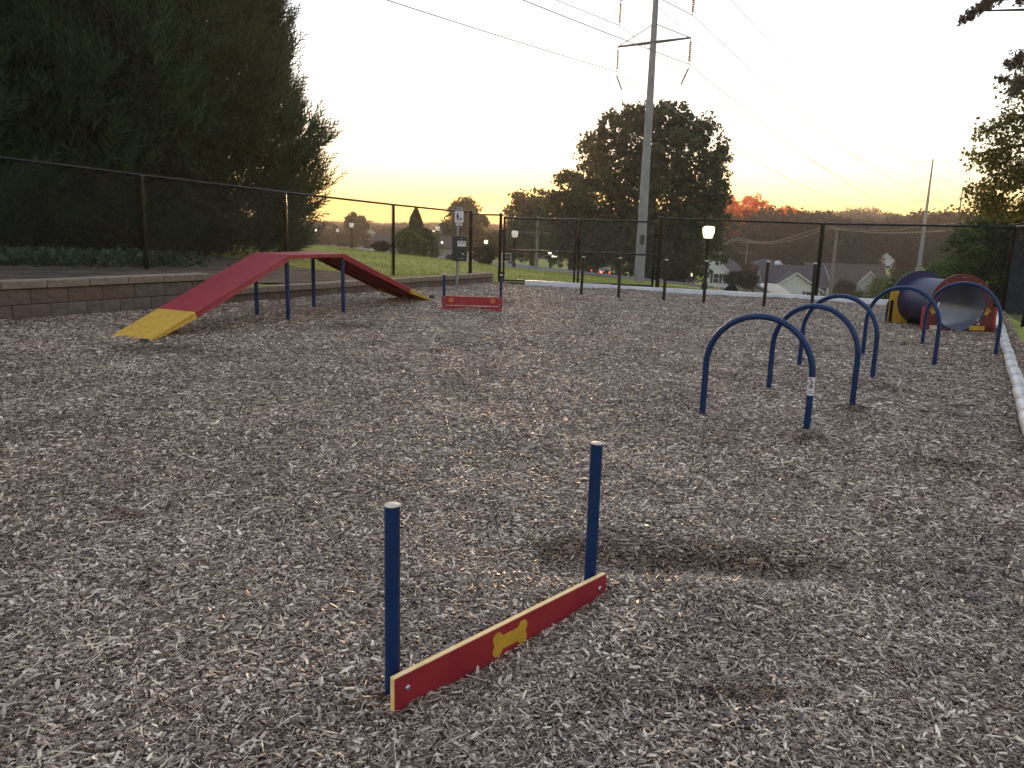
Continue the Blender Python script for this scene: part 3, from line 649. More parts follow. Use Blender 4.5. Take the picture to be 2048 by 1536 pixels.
def frame_T(a, b_):
    """local x from a to b, local y away from the camera"""
    d = (b_-a); d.z = 0; d.normalize(); y = Vector((-d.y, d.x, 0))
    return Matrix(((d.x, y.x, 0, a.x), (d.y, y.y, 0, a.y), (0, 0, 1, a.z), (0, 0, 0, 1)))
# near hurdle
A = G(785, 1387); B = G(1178, 1192)
t = thing('hurdle', 'near hurdle with a yellow bone on its red board', 'agility hurdle', (A+B)/2, 'low jumping hurdles')
b_ = None
for Q, h in ((A, .63), (B, .645)):
    b = MB(); b.cyl((Q.x, Q.y, -.1), (Q.x, Q.y, h), .0238, n=24); o = b.build('post', M['blue'], t)
    b2 = MB(); b2.lathe((Q.x, Q.y, h), [(.0241, -.001), (.0241, .002), (.021, .0035), (.001, .004)], 24); b2.build('post_cap', M['cap'], o)
d = (B-A).normalized(); nrm = Vector((d.y, -d.x, 0))     # towards the camera side
a0 = A-d*.054+nrm*.080; b0 = B+d*.03+nrm*.058; a0.z = b0.z = 0
T = frame_T(a0, b0); Lb = (b0-a0).length
b = MB(); b.prism([(0, -.06), (Lb, -.06), (Lb, .110), (0, .110)], T, .018); b.build('board_core', M['core'], t, bevel=.002)
b = MB(); b.prism([(.002, -.06), (Lb-.002, -.06), (Lb-.002, .108), (.002, .108)], T@Matrix.Translation((0, -.0035, 0)), .0033); b.build('board_face', M['red'], t)
b = MB(); b.prism([(.002, -.06), (Lb-.002, -.06), (Lb-.002, .108), (.002, .108)], T@Matrix.Translation((0, .0182, 0)), .0033); b.build('board_face', M['red'], t)
b = MB(); b.prism(bone_poly(.175), T@Matrix.Translation((Lb*.475, -.0052, .048)), .0022); b.build('bone_emblem', M['yellow'], t)
for s in (.05, Lb-.045):
    b = MB(); c = T@Vector((s, -.0035, .062)); b.lathe((0, 0, 0), [(.0095, 0), (.0095, .002), (.007, .005), (.001, .0065)], 14)
    o = b.build('bolt', M['bolt'], t); o.matrix_parent_inverse = Matrix.Identity(4); o.location = c-Vector(t.location); o.rotation_euler = nrm.to_track_quat('Z', 'Y').to_euler()
# far hurdle
A = G(888, 620); B = G(1001, 622); A.y = B.y = 14.05
t = thing('hurdle', 'far hurdle with two red boards and orange paw prints', 'agility hurdle', (A+B)/2, 'low jumping hurdles')
for Q, h in ((A, .65), (B, .665)):
    b = MB(); b.cyl((Q.x, Q.y, -.1), (Q.x, Q.y, h), .026, n=16); o = b.build('post', M['blue'], t)
    b2 = MB(); b2.lathe((Q.x, Q.y, h), [(.028, -.008), (.028, .006), (.02, .012), (.001, .013)], 16); b2.build('post_cap', M['cap'], o)
a0 = A+Vector((-.035, -.055, 0)); b0 = B+Vector((.03, -.055, 0)); T = frame_T(a0, b0); Lb = (b0-a0).length
for z0, z1 in ((-.02, .092), (.106, .262)):
    b = MB(); b.prism([(0, z0), (Lb, z0), (Lb, z1), (0, z1)], T, .026); b.build('board', M['red'], t, bevel=.003)
b = MB(); b.box((A.x, A.y-.0125-.03, .12), (.06, .02, .24)); b.box((B.x, B.y-.0125-.03, .12), (.06, .02, .24)); 
for s in (.17, Lb-.17):
    b = MB(); paw(b, T@Matrix.Translation((s, -.004, .185)), .095, .006); b.build('paw_emblem', mat('orange_print', (.62, .22, .03), .5), t)
for s in (.04, Lb-.045):
    for z in (.05, .13, .235):
        b = MB(); c = T@Vector((s, 0, z)); b.cyl(c, c+Vector((0, -.008, 0)), .009, n=8); b.build('bolt', M['bolt'], t)

# ------------------------------------------------------------------ A-frame ramp
t = thing('dog_ramp', 'red and yellow dog walk ramp with platform on blue legs', 'agility ramp', (-3.5, 12.5, 0))
N1, N2, N3, N4 = Vector((-3.50, 11.88, 0)), Vector((-4.12, 12.29, 0)), Vector((-2.93, 13.16, 0)), Vector((-3.61, 13.84, 0))
ZT = 1.0
def slab(nm, quad, th, m, lip=True):
    b = MB(); top = [Vector(q) for q in quad]; n = (top[1]-top[0]).cross(top[3]-top[0]).normalized()
    if n.z < 0: n = -n
    bot = [q-n*th for q in top]
    b.add(top+bot, [(0, 1, 2, 3), (7, 6, 5, 4), (0, 4, 5, 1), (1, 5, 6, 2), (2, 6, 7, 3), (3, 7, 4, 0)])
    return b.build(nm, m, t, bevel=.006)
up = Vector((0, 0, ZT))
pa, pb, pc, pd_ = N1+up, N2+up, N4+up, N3+up      # near right, near left, far left, far right
e = .045
def off(p, v, s): return p+v*s
ew = (N1-N2).normalized(); el = (N3-N1).normalized()
pa = pa+ew*e; pb = pb-ew*e-Vector((0, 0, 0)); pc = pc-ew*e; pd_ = pd_+ew*e
slab('platform', [pa, pb, pc, pd_], .06, M['red'])
# near ramp
nr_, nl_ = Vector((-4.40, 9.07, .02)), Vector((-4.98, 9.28, .02))
f = .30
sr, sl_ = nr_.lerp(pa, f), nl_.lerp(pb, f-.0)
g_ = Vector((0, 0, -.002))
def ramp(top_r, top_l, bot_r, bot_l, f, near):
    mr_, ml_ = bot_r.lerp(top_r, f), bot_l.lerp(top_l, f)
    ax = (top_r-bot_r).normalized()
    slab('ramp_deck', [top_r-ax*.01, top_l-ax*.01, ml_+ax*.002, mr_+ax*.002], .035, M['red'])
    slab('ramp_tread', [mr_-ax*.002, ml_-ax*.002, bot_l, bot_r], .035, M['yellow'])
    nrm = (top_l-top_r).cross(bot_r-top_r).normalized()
    if nrm.z < 0: nrm = -nrm
    wv = (top_l-top_r).normalized()
    for (tp, bt, sg) in ((top_r, bot_r, 1), (top_l, bot_l, -1)):
        for (s0, s1, m) in ((1, f, M['red']), (f, .02, M['yellow'])):
            q0, q1 = bt.lerp(tp, s0)-ax*.008, bt.lerp(tp, s1)+ax*.002; i0 = wv*(.03*sg)
            b = MB(); dn = -nrm*.09; dn1 = dn if s1 > .05 else -nrm*.04
            o1 = -nrm*.0355
            vs = [q0+o1, q0+i0+o1, q1+i0+o1, q1+o1, q0+dn, q0+i0+dn, q1+i0+dn1, q1+dn1]
            b.add(vs, [(0, 1, 2, 3), (7, 6, 5, 4), (0, 4, 5, 1), (1, 5, 6, 2), (2, 6, 7, 3), (3, 7, 4, 0)]); b.build('side_board', m, t)
    # stringers under the deck
    for k in (.33, .66):
        q0 = top_r.lerp(top_l, k)-ax*.02-nrm*.036; q1 = bot_r.lerp(bot_l, k)+ax*.3-nrm*.036; b = MB(); dn = -nrm*.06; i0 = wv*.03
        b.add([q0, q0+i0, q1+i0, q1, q0+dn, q0+i0+dn, q1+i0+dn, q1+dn], [(0, 1, 2, 3), (7, 6, 5, 4), (0, 4, 5, 1), (1, 5, 6, 2), (2, 6, 7, 3), (3, 7, 4, 0)]); b.build('stringer', M['red'], t)
ramp(pa, pb, nr_, nl_, .30, True)
fr_, fl_ = Vector((-1.72, 15.87, .03)), Vector((-2.42, 16.28, .03))
ramp(pd_, pc, fr_, fl_, .27, False)
for Q in (N1, N2, N3, N4):
    b = MB(); b.cyl((Q.x, Q.y, -.1), (Q.x, Q.y, ZT-.005), .033, n=16); o = b.build('leg', M['blue'], t)
for q in (nr_, fr_+Vector((.02, .0, .03))):
    b = MB(); b.tube([q+Vector((.04, 0, .02)), q+Vector((-.05, .02, .02))], .03, 12); b.build('foot_roller', M['band'], t)

# ------------------------------------------------------------------ tunnel
cx, yf, yr = 7.52, 13.0, 14.15
t = thing('agility_tunnel', 'blue barrel tunnel with red front panel and yellow rear panel', 'agility tunnel', (cx, 13.6, 0))
def panel(nm, y, cx, m, pw=.58, rh=.40, zc=.42, top=.965):
    """panel with round top and square foot, with a round hole"""
    n = 48; b = MB(); out = []
    for k in range(n):
        a = 2*math.pi*k/n; c_, s_ = math.cos(a), math.sin(a)
        ro = top-zc
        if s_ >= -.05:
            x, z = ro*c_*1.0, ro*s_
            x = max(-ro, min(ro, x))
            # keep the shoulders out a little
        else:
            kx = pw/abs(c_) if abs(c_) > 1e-6 else 1e9; kz = (zc+.02)/abs(s_); q = min(kx, kz); x, z = q*c_, q*s_
        out.append((x, z))
    vs = []; 
    for yy in (y, y+.03):
        for k in range(n): vs.append((cx+out[k][0], yy, zc+out[k][1]))
        for k in range(n): a = 2*math.pi*k/n; vs.append((cx+rh*math.cos(a), yy, zc+rh*math.sin(a)))
    fs = []
    for k in range(n):
        q = (k+1) % n
        fs += [(k, q, n+q, n+k), (2*n+k, 3*n+k, 3*n+q, 2*n+q), (k, 2*n+k, 2*n+q, q), (n+k, n+q, 3*n+q, 3*n+k)]
    b.add(vs, fs); return b.build(nm, m, t)
panel('end_panel', yf, cx, mat('shaded_red_panel', (.085, .008, .009), .5, noise=(.12, .014, .013), nscale=5)); panel('end_panel', yr, cx-.10, M['barrel'])  # front panel faces away from the glow: shade put into its red
b = MB(); b.prism([(-.60, -.42), (-.22, -.42), (-.36, -.20), (-.41, .05), (-.43, .16), (-.60, .16)], Matrix.Translation((cx-.05, yr-.022, .42)), .02); b.build('panel_foot', M['yellow'], t)
b = MB(); n = 56; vs = []; fs = []
nseg = 12
for i in range(nseg+1):
    y = yf-.01+(yr-yf+.05)*i/nseg
    for r_ in (.425, .397):
        for k in range(n): a = 2*math.pi*k/n; vs.append((cx-.10*i/nseg+r_*math.cos(a), y, .42+r_*math.sin(a)))
for i in range(nseg):
    o0, o1 = i*2*n, (i+1)*2*n
    for k in range(n):
        q = (k+1) % n; fs.append((o0+k, o1+k, o1+q, o0+q))
fs2 = []
for i in range(nseg):
    o0, o1 = i*2*n, (i+1)*2*n
    for k in range(n):
        q = (k+1) % n; fs2.append((o0+n+k, o0+n+q, o1+n+q, o1+n+k))
b.add(vs, fs, 0, True); b.add(vs, fs2, 1, True)
for o0 in (0, nseg*2*n): b.add(vs, [(o0+k, o0+(k+1) % n, o0+n+(k+1) % n, o0+n+k) for k in range(n)], 0)
b.build('barrel', [M['barrel'], M['barrelin']], t)
for k in range(10):
    a = 2*math.pi*(k+.5)/10; b = MB(); c = Vector((cx+.485*math.cos(a), yf, .42+.485*math.sin(a)))
    if c.z > .12: b.cyl(c, c+Vector((0, -.008, 0)), .009, n=8); b.build('bolt', M['bolt'], t)
for s, z in ((-.44, .33), (.44, .33)):
    b = MB(); paw(b, Matrix.Translation((cx+s, yf-.004, z)), .13, .006); b.build('paw_emblem', M['yellow'], t)
b = MB(); b.box((cx-.40, yf-.008, .055), (.16, .012, .07)); b.build('label_plate', M['cap'], t)
b = MB(); b.box((cx+.32, yf-.008, .065), (.26, .012, .075)); b.build('label_plate', M['yellow'], t)
b = MB(); b.prism([(-.025, -.05), (.025, -.05), (.018, .05), (-.018, .05)], Matrix.Translation((cx+.33, yf-.006, .17)), .006); b.build('label_plate', M['cap'], t)
for y in (yf-.05, yr-.05):
    for s in (-.615,):
        b = MB(); b.box((cx+s, y+.03, .15), (.05, .05, .52)); b.build('leg', M['brown'] if y > 13.5 else M['red'], t)
b = MB(); b.box((cx+.6, yf+.02, .15), (.05, .05, .52)); b.build('leg', M['red'], t)

# ------------------------------------------------------------------ dispenser post
p = G(914, 579)
t = thing('bag_dispenser', 'grey post with dog sign and dark green waste bag dispenser', 'waste bag dispenser', (p.x, p.y, 0))
b = MB(); b.box((p.x, p.y, .9), (.055, .04, 1.96)); b.build('post', M['galv'], t, bevel=.006)
fy = p.y-.03
b = MB(); b.box((p.x+.03, fy-.01, 1.755), (.21, .012, .27)); sg = b.build('sign', M['signw'], t, bevel=.004)
b = MB(); b.box((p.x+.03, fy-.004, 1.945), (.17, .02, .10)); b.build('sign_bracket', M['galv'], t)
Tm = Matrix.Translation((p.x+.03, fy-.019, 1.75))
b = MB(); b.prism(disc(.018, 12, (-.035, .085)), Tm, .002)
b.prism([(-.06, .06), (-.012, .06), (-.008, -.01), (-.018, -.01), (-.02, -.085), (-.032, -.085), (-.035, -.03), (-.038, -.085), (-.052, -.085), (-.053, -.01), (-.064, -.01)], Tm, .002)
b.prism([(.0, -.055), (.012, -.03), (.05, -.03), (.062, -.012), (.078, -.03), (.064, -.04), (.058, -.085), (.05, -.085), (.046, -.055), (.02, -.055), (.016, -.085), (.008, -.085)], Tm, .002)
b.prism([(-.015, .02), (-.012, .023), (.06, -.018), (.058, -.022)], Tm, .0015)
b.build('pictogram', M['ink'], sg)
b = MB(); b.box((p.x+.03, fy-.008, 1.575), (.16, .01, .055)); sg2 = b.build('sign', M['signw'], t)
for k in range(2):
    b = MB(); b.box((p.x+.03, fy-.0145, 1.585-.02*k), (.13-.03*k, .001, .009)); b.build('text_line', M['inkg'], sg2)
Rz = Matrix.Rotation(-.0, 3, 'Z')
b = MB(); b.box((p.x+.10, fy-.075, 1.0), (.27, .15, .60)); bx = b.build('dispenser_box', M['green'], t, bevel=.015)
b = MB(); b.box((p.x-.06, fy-.03, 1.0), (.12, .12, .59)); b.build('dispenser_side', M['green'], t, bevel=.01)
b = MB(); b.box((p.x+.11, fy-.153, 1.12), (.205, .006, .13)); lb = b.build('label', M['signw'], bx)
for k in range(3):
    b = MB(); b.box((p.x+.11, fy-.157, 1.155-.03*k), (.18, .002, (.022, .008, .008)[k])); b.build('label_print', M['inkg'], bx)
b = MB(); b.prism(disc(.06, 16, (0, 0), 1.3), Matrix.Translation((p.x+.12, fy-.156, .90)), .006); b.build('bag_slot', M['ink'], bx)
b = MB(); b.add([(p.x+.11, fy-.157, .91), (p.x+.14, fy-.20, .865), (p.x+.19, fy-.19, .85), (p.x+.15, fy-.16, .88)], [(0, 1, 2, 3)]); b.build('loose_bag', M['signw'], bx)
b = MB(); b.box((p.x+.12, fy-.153, .765), (.13, .004, .02)); b.build('label_print', M['inkg'], bx)
b = MB(); c = Vector((p.x+.10, fy-.15, 1.25)); b.cyl(c, c+Vector((0, -.01, 0)), .012, n=10); b.build('lock', M['bolt'], bx)
# pale stone lump beside the gate post
t = None
b = MB(); q = G(984, 566); import mathutils.noise as mn
vs = []; fs = []
for i in range(7):
    for k in range(10):
        a = 2*math.pi*k/10; ph = math.pi*i/6; r_ = .075*(1+.25*mn.noise(Vector((math.cos(a)*2, math.sin(a)*2, i*.6))))
        vs.append((q.x+r_*math.sin(ph)*math.cos(a), q.y+r_*math.sin(ph)*math.sin(a), .05+r_*math.cos(ph)))
for i in range(6):
    for k in range(10): fs.append((i*10+k, i*10+(k+1) % 10, (i+1)*10+(k+1) % 10, (i+1)*10+k))
b.add(vs, fs, 0, True); tag(b.build('stone', M['capst']), 'pale lump of stone at the foot of the gate hinge post', 'stone')

# ------------------------------------------------------------------ steel transmission poles and lines
LD = Vector((.574, .819, 0)); AD = Vector((.819, -.574, 0))
def sag(a, b_, s, n=24): return [a.lerp(b_, i/n)-Vector((0, 0, s*4*(i/n)*(1-i/n))) for i in range(n+1)]
def steel_pole(label, base, r0, r1, ht, arms, half, il, det=True):
    t = thing('transmission_pole', label, 'power pole', base, 'steel transmission poles')
    b = MB(); nn = 24 if det else 10
    b.tube([base+Vector((0, 0, ht*k/6-.3*(k == 0))) for k in range(7)], [r0+(r1-r0)*k/6 for k in range(7)], nn); b.build('shaft', M['polest'], t)
    ends = []
    for zi in arms:
        c = base+Vector((0, 0, zi)); rr_ = r0+(r1-r0)*zi/ht
        for sgn in (-1, 1):
            tip = c+AD*half*sgn
            b = MB(); s0 = c+LD*rr_*.8; s1 = c-LD*rr_*.8
            q = .06 if det else .035
            b.tube([s0, tip], q, 6); b.tube([s1, tip], q, 6)
            b.tube([c+Vector((0, 0, 1.05))+AD*sgn*rr_, tip], q*.5, 5); b.build('crossarm', M['conduct'], t)
            b = MB()
            prof = [(.02, 0)]
            nd = 10 if det else 4
            for k in range(nd):
                zz = -.22-(il-.3)*k/nd; prof += [(.025, zz), (.17, zz-.05), (.03, zz-.07)]
            prof += [(.02, -il), (.05, -il-.03), (.001, -il-.1)]
            b.lathe(tip, prof, 8 if det else 5); b.build('insulator', M['insul'], t)
            ends.append(tip-Vector((0, 0, il+.06)))
    if det:
        for sgn in (-1, 1):
            tip = base+Vector((0, 0, arms[0]))+AD*half*sgn-Vector((0, 0, il+.3))
            b = MB(); b.tube([tip, tip-AD*sgn*.45-Vector((0, 0, .95))], .05, 6); b.build('stay_rod', M['conduct'], t)
        b = MB(); b.box(base+Vector((-.02, -.47, 2.9)), (.3, .12, .6)); b.build('control_box', M['band'], t)
    return t, ends
B1 = Vector((8.48, 53, hz(8.48, 53)-.05)); zb = B1.z
_, E1 = steel_pole('tall tapered grey steel pole rising behind the gate', B1, .352, .09, 27, (13.66-zb, 16.55-zb, 19.6-zb), 2.55, 1.5)
B2 = Vector((94.8, 183, -4.4)); _, E2 = steel_pole('thin distant steel pole standing above the wooded ridge', B2, .5, .15, 24.8, (15.5, 20.0, 24.2), 3.4, 2.6, False)
B3 = Vector((168, 300, -1.0)); _, E3 = steel_pole('faintest far pole half hidden by the right tree crown', B3, .5, .2, 24, (15.5, 19.5, 23.5), 3.4, 2.6, False)
Bm = Vector((-78, -70, 2)); Em = [Bm+Vector((0, 0, z))+AD*2.55*s for z in (12.5, 15.4, 18.4) for s in (-1, 1)]
t = thing('power_line', 'thin overhead conductors strung between the steel poles', 'power lines', (0, 30, 10))
for i in range(6):
    b = MB(); b.tube(sag(Em[i], E1[i], 2.2, 30), .024, 5, caps=False); b.build('conductor', M['conduct'], t)
    b = MB(); b.tube(sag(E1[i], E2[i], 3.2, 30), .022, 5, caps=False); b.build('conductor', M['conduct'], t)
    b = MB(); b.tube(sag(E2[i], E3[i], 3.2, 16), .015, 4, caps=False); b.build('conductor', M['conduct'], t)

# ------------------------------------------------------------------ wooden utility poles and cables
def wood_pole(label, base, ht, r, arm=True, arm_w=2.4, lamp=False, z2=None):
    t = thing('utility_pole', label, 'utility pole', base, 'wooden utility poles')
    b = MB(); b.cyl(base-Vector((0, 0, .5)), base+Vector((0, 0, ht)), r, r*.65, 10); b.build('shaft', mat('pole_wood', (.16, .14, .12), .9, noise=(.22, .2, .18), nscale=3), t)
    if arm:
        for z in ((ht-.4, ht-2.0) if z2 is None else z2):
            b = MB(); b.box(base+Vector((0, -r-.06, z)), (arm_w if z > ht-1 else arm_w*.9, .12, .14)); b.build('crossarm', M['conduct'], t)
            for s in (-.45, -.15, .15, .45):
                b = MB(); c = base+Vector((arm_w*s, -r-.06, z+.08)); b.cyl(c, c+Vector((0, 0, .2)), .05, n=6); b.build('insulator', M['insul'], t)
    if lamp:
        b = MB(); z = ht-5.2; b.tube([base+Vector((r, 0, z)), base+Vector((1.0, -.2, z+.5)), base+Vector((2.0, -.3, z+.6))], .05, 6); b.build('lamp_arm', M['galv'], t)
        b = MB(); b.box(base+Vector((2.2, -.3, z+.6)), (.9, .3, .16)); hd = b.build('lamp_head', M['galv'], t)
        b = MB(); b.box(base+Vector((2.25, -.35, z+.44)), (.8, .3, .14)); b.build('lamp_lens', M['lampcool'], hd)
    return t
Bq = P(1073, 520, 95); zq = hz(Bq.x, Bq.y); wood_pole('wooden utility pole with crossarms and lit lamp seen through the gate', Vector((Bq.x, 95, zq)), 3.2-zq+.15, .22, True, 4.2, True)
Bw = P(1660, 590, 85); zw = hz(Bw.x, Bw.y); wood_pole('bare wooden utility pole rising beside the white gabled house', Vector((Bw.x, 85, zw)), 2.75-zw, .20, False)
Bx = P(1493, 560, 110); zx = hz(Bx.x, Bx.y); wood_pole('small far utility pole with crossarm behind the dark roofed houses', Vector((P(1493, 510, 120).x, 120, hz(P(1493, 510, 120).x, 120))), 8.5, .16, True, 2.6, False)
t = thing('service_cables', 'pale sagging service cables behind the back fence', 'cables', P(1560, 480, 75))
for px in ([(1447, 488, 70), (1475, 476, 72), (1510, 483, 75), (1545, 483, 77), (1590, 472, 80), (1637, 457, 83), (1665, 453, 85)], [(1450, 490, 70), (1475, 480, 72), (1510, 486, 75), (1550, 486, 77), (1595, 477, 80), (1640, 462, 83), (1665, 456, 85)],
           [(1665, 454, 85), (1760, 461, 78), (1850, 452, 72), (1935, 444, 66), (2060, 425, 60)], [(1665, 458, 85), (1760, 465, 78), (1850, 463, 74), (1940, 455, 70), (2080, 440, 60)], [(1665, 456, 85), (1760, 466, 78), (1900, 462, 72), (2080, 450, 60)]):
    b = MB(); pp = [P(*q) for q in px]
    sm_ = []
    for k in range(len(pp)-1):
        p0, p1_, p2_, p3 = pp[max(k-1, 0)], pp[k], pp[k+1], pp[min(k+2, len(pp)-1)]
        for j in range(6):
            f = j/6; sm_.append(.5*((2*p1_)+(-p0+p2_)*f+(2*p0-5*p1_+4*p2_-p3)*f*f+(-p0+3*p1_-3*p2_+p3)*f**3))
    sm_.append(pp[-1]); b.tube(sm_, .022, 5, caps=False); b.build('cable', M['cablebrown'], t)

# ------------------------------------------------------------------ street lamps
def lantern_lamp(label, x, Y, ztop_glass, s, lit, zbase=None):
    zb_ = hz(x, Y) if zbase is None else zbase
    t = thing('street_lamp', label, 'street lamp', (x, Y, zb_), 'post top lantern street lamps')
    zt = ztop_glass
    b = MB(); b.lathe((x, Y, 0), [(.13*s, zb_-.1), (.13*s, zb_+.35), (.07*s, zb_+.5), (.05*s, zb_+.6), (.045*s, zt-.62*s), (.08*s, zt-.6*s), (.05*s, zt-.55*s)], 12); b.build('lamp_post', M['blackmet'], t)
    b = MB(); b.lathe((x, Y, zt), [(.05*s, -.56*s), (.2*s, -.53*s), (.21*s, -.48*s), (.15*s, -.46*s), (.001, -.46*s)], 14); b.build('lamp_base', M['blackmet'], t)
    b = MB(); b.lathe((x, Y, zt), [(.001, -.455*s), (.15*s, -.45*s), (.215*s, -.25*s), (.225*s, -.08*s), (.19*s, -.02*s), (.001, 0)], 16); b.build('lamp_globe', M['lampon'] if lit else M['lampdim'], t)
    b = MB()
    for k in range(4):
        a = k*math.pi/2+.4; p_ = lambda r_, z: (x+r_*s*math.cos(a), Y+r_*s*math.sin(a), zt+z*s)
        b.tube([p_(.235, -.1), p_(.22, .1), p_(.13, .25), p_(.03, .36)], .012*s, 5)
    b.lathe((x, Y, zt), [(.05*s, .33*s), (.06*s, .36*s), (.02*s, .42*s), (.001, .48*s)], 8); b.build('lamp_cage', M['blackmet'], t)
q = P(1418, 452, 28); lantern_lamp('large glowing lantern street lamp just beyond the back fence', q.x, 28, q.z, .94, True)
q = P(1030, 461, 48); lantern_lamp('unlit lantern street lamp seen through the left gate leaf', q.x, 48, q.z, .92, False)
q = P(875, 452, 66); lantern_lamp('lantern street lamp between the conifer and dispenser post', q.x, 66, q.z, .85, False)
q = P(703, 446, 66); lantern_lamp('lantern street lamp left of the fence post, beyond the lawn', q.x, 66, q.z, .85, False)
q = P(675, 458, 90); lantern_lamp('smallest lantern street lamp, leftmost beyond the lawn crest', q.x, 90, q.z, .8, False)
def glow_lamp(label, px, py, Y, r, m):
    q = P(px, py, Y); zb_ = hz(q.x, Y)
    t = thing('street_light', label, 'street light', (q.x, Y, zb_), 'distant lit street lights')
    b = MB(); b.cyl((q.x, Y, zb_-.2), (q.x, Y, q.z-r*.9), .06, .04, 8); b.build('lamp_post', M['blackmet'], t)
    b = MB(); b.lathe(q, [(.001, -r)]+[(r*math.sin(math.pi*k/8), -r*math.cos(math.pi*k/8)) for k in range(1, 8)]+[(.001, r)], 12); b.build('lamp_globe', M[m], t)
glow_lamp('bright glowing street light over the shoulder of the cone conifer', 843, 465, 88, .2, 'lampon')
glow_lamp('bright street light above the round dark shrub', 972, 484, 80, .2, 'lampcool')
glow_lamp('glowing street light low behind the left gate leaf', 1100, 505, 78, .17, 'lampcool')
glow_lamp('small white street light left of the bag dispenser', 884, 485, 100, .14, 'lampcool')
glow_lamp('dim yellow street light beside the lantern lamp', 867, 463, 120, .18, 'lampon')
glow_lamp('small light at the edge of the dark evergreen trees', 632, 461, 110, .16, 'lampcool')
glow_lamp('car headlight on the road, set as a globe on an added post', 1196, 524, 84, .12, 'lampcool')  # car headlight, built as a lamp globe with an added post
glow_lamp('faint far street light right of the thin fence post', 831, 474, 120, .13, 'lampcool')
glow_lamp('pale street light beside the yellow crossing sign', 1385, 549, 100, .22, 'lampon')

# ------------------------------------------------------------------ signs
def sign_post(p, ht, t, r=.03):
    b = MB(); b.cyl((p.x, p.y, p.z-.2), (p.x, p.y, p.z+ht), r, n=8); b.build('sign_post', M['galv'], t)
q = P(1400, 553, 95); zb_ = hz(q.x, q.y); t = thing('warning_sign', 'fluorescent yellow diamond warning sign with small plaque', 'road sign', (q.x, q.y, zb_))
sign_post(Vector((q.x, q.y, zb_)), q.z-zb_+.3, t, .05)
b = MB(); b.prism([(0, -.5), (.5, 0), (0, .5), (-.5, 0)], Matrix.Translation((q.x, q.y-.09, q.z)), .03); b.build('sign_plate', M['signy'], t)
b = MB(); b.prism([(-.05, -.28), (.06, -.26), (.03, -.05), (.14, .05), (.22, .0), (.16, .22), (-.03, .14), (.06, .09), (-.1, -.02)], Matrix.Translation((q.x, q.y-.096, q.z)), .004); b.build('arrow_print', M['ink'], t)
b = MB(); b.prism([(-.22, -.12), (.22, -.12), (.22, .12), (-.22, .12)], Matrix.Translation((q.x, q.y-.09, q.z-.78)), .03); b.build('plaque', M['signy'], t)
q = P(1433, 578, 30); zb_ = hz(q.x, q.y); t = thing('notice_sign', 'small white notice sign with brown circle on the lawn', 'sign', (q.x, q.y, zb_))
sign_post(Vector((q.x, q.y, zb_)), q.z-zb_, t, .02)
b = MB(); b.box((q.x, q.y-.04, q.z), (.22, .012, .24)); b.build('sign_plate', M['canvas'], t)
b = MB(); n = 20; ro, ri = .075, .055; vs = [(q.x+r_*math.cos(2*math.pi*k/n), q.y-.048, q.z+.01+r_*math.sin(2*math.pi*k/n)) for k in range(n) for r_ in (ro, ri)]
b.add(vs, [(k*2, ((k+1) % n)*2, ((k+1) % n)*2+1, k*2+1) for k in range(n)]); b.box((q.x, q.y-.048, q.z+.01), (.13, .002, .016), R=Matrix.Rotation(.8, 3, 'Y')); b.box((q.x, q.y-.048, q.z-.09), (.15, .002, .014)); b.build('sign_print', M['signo'], t)

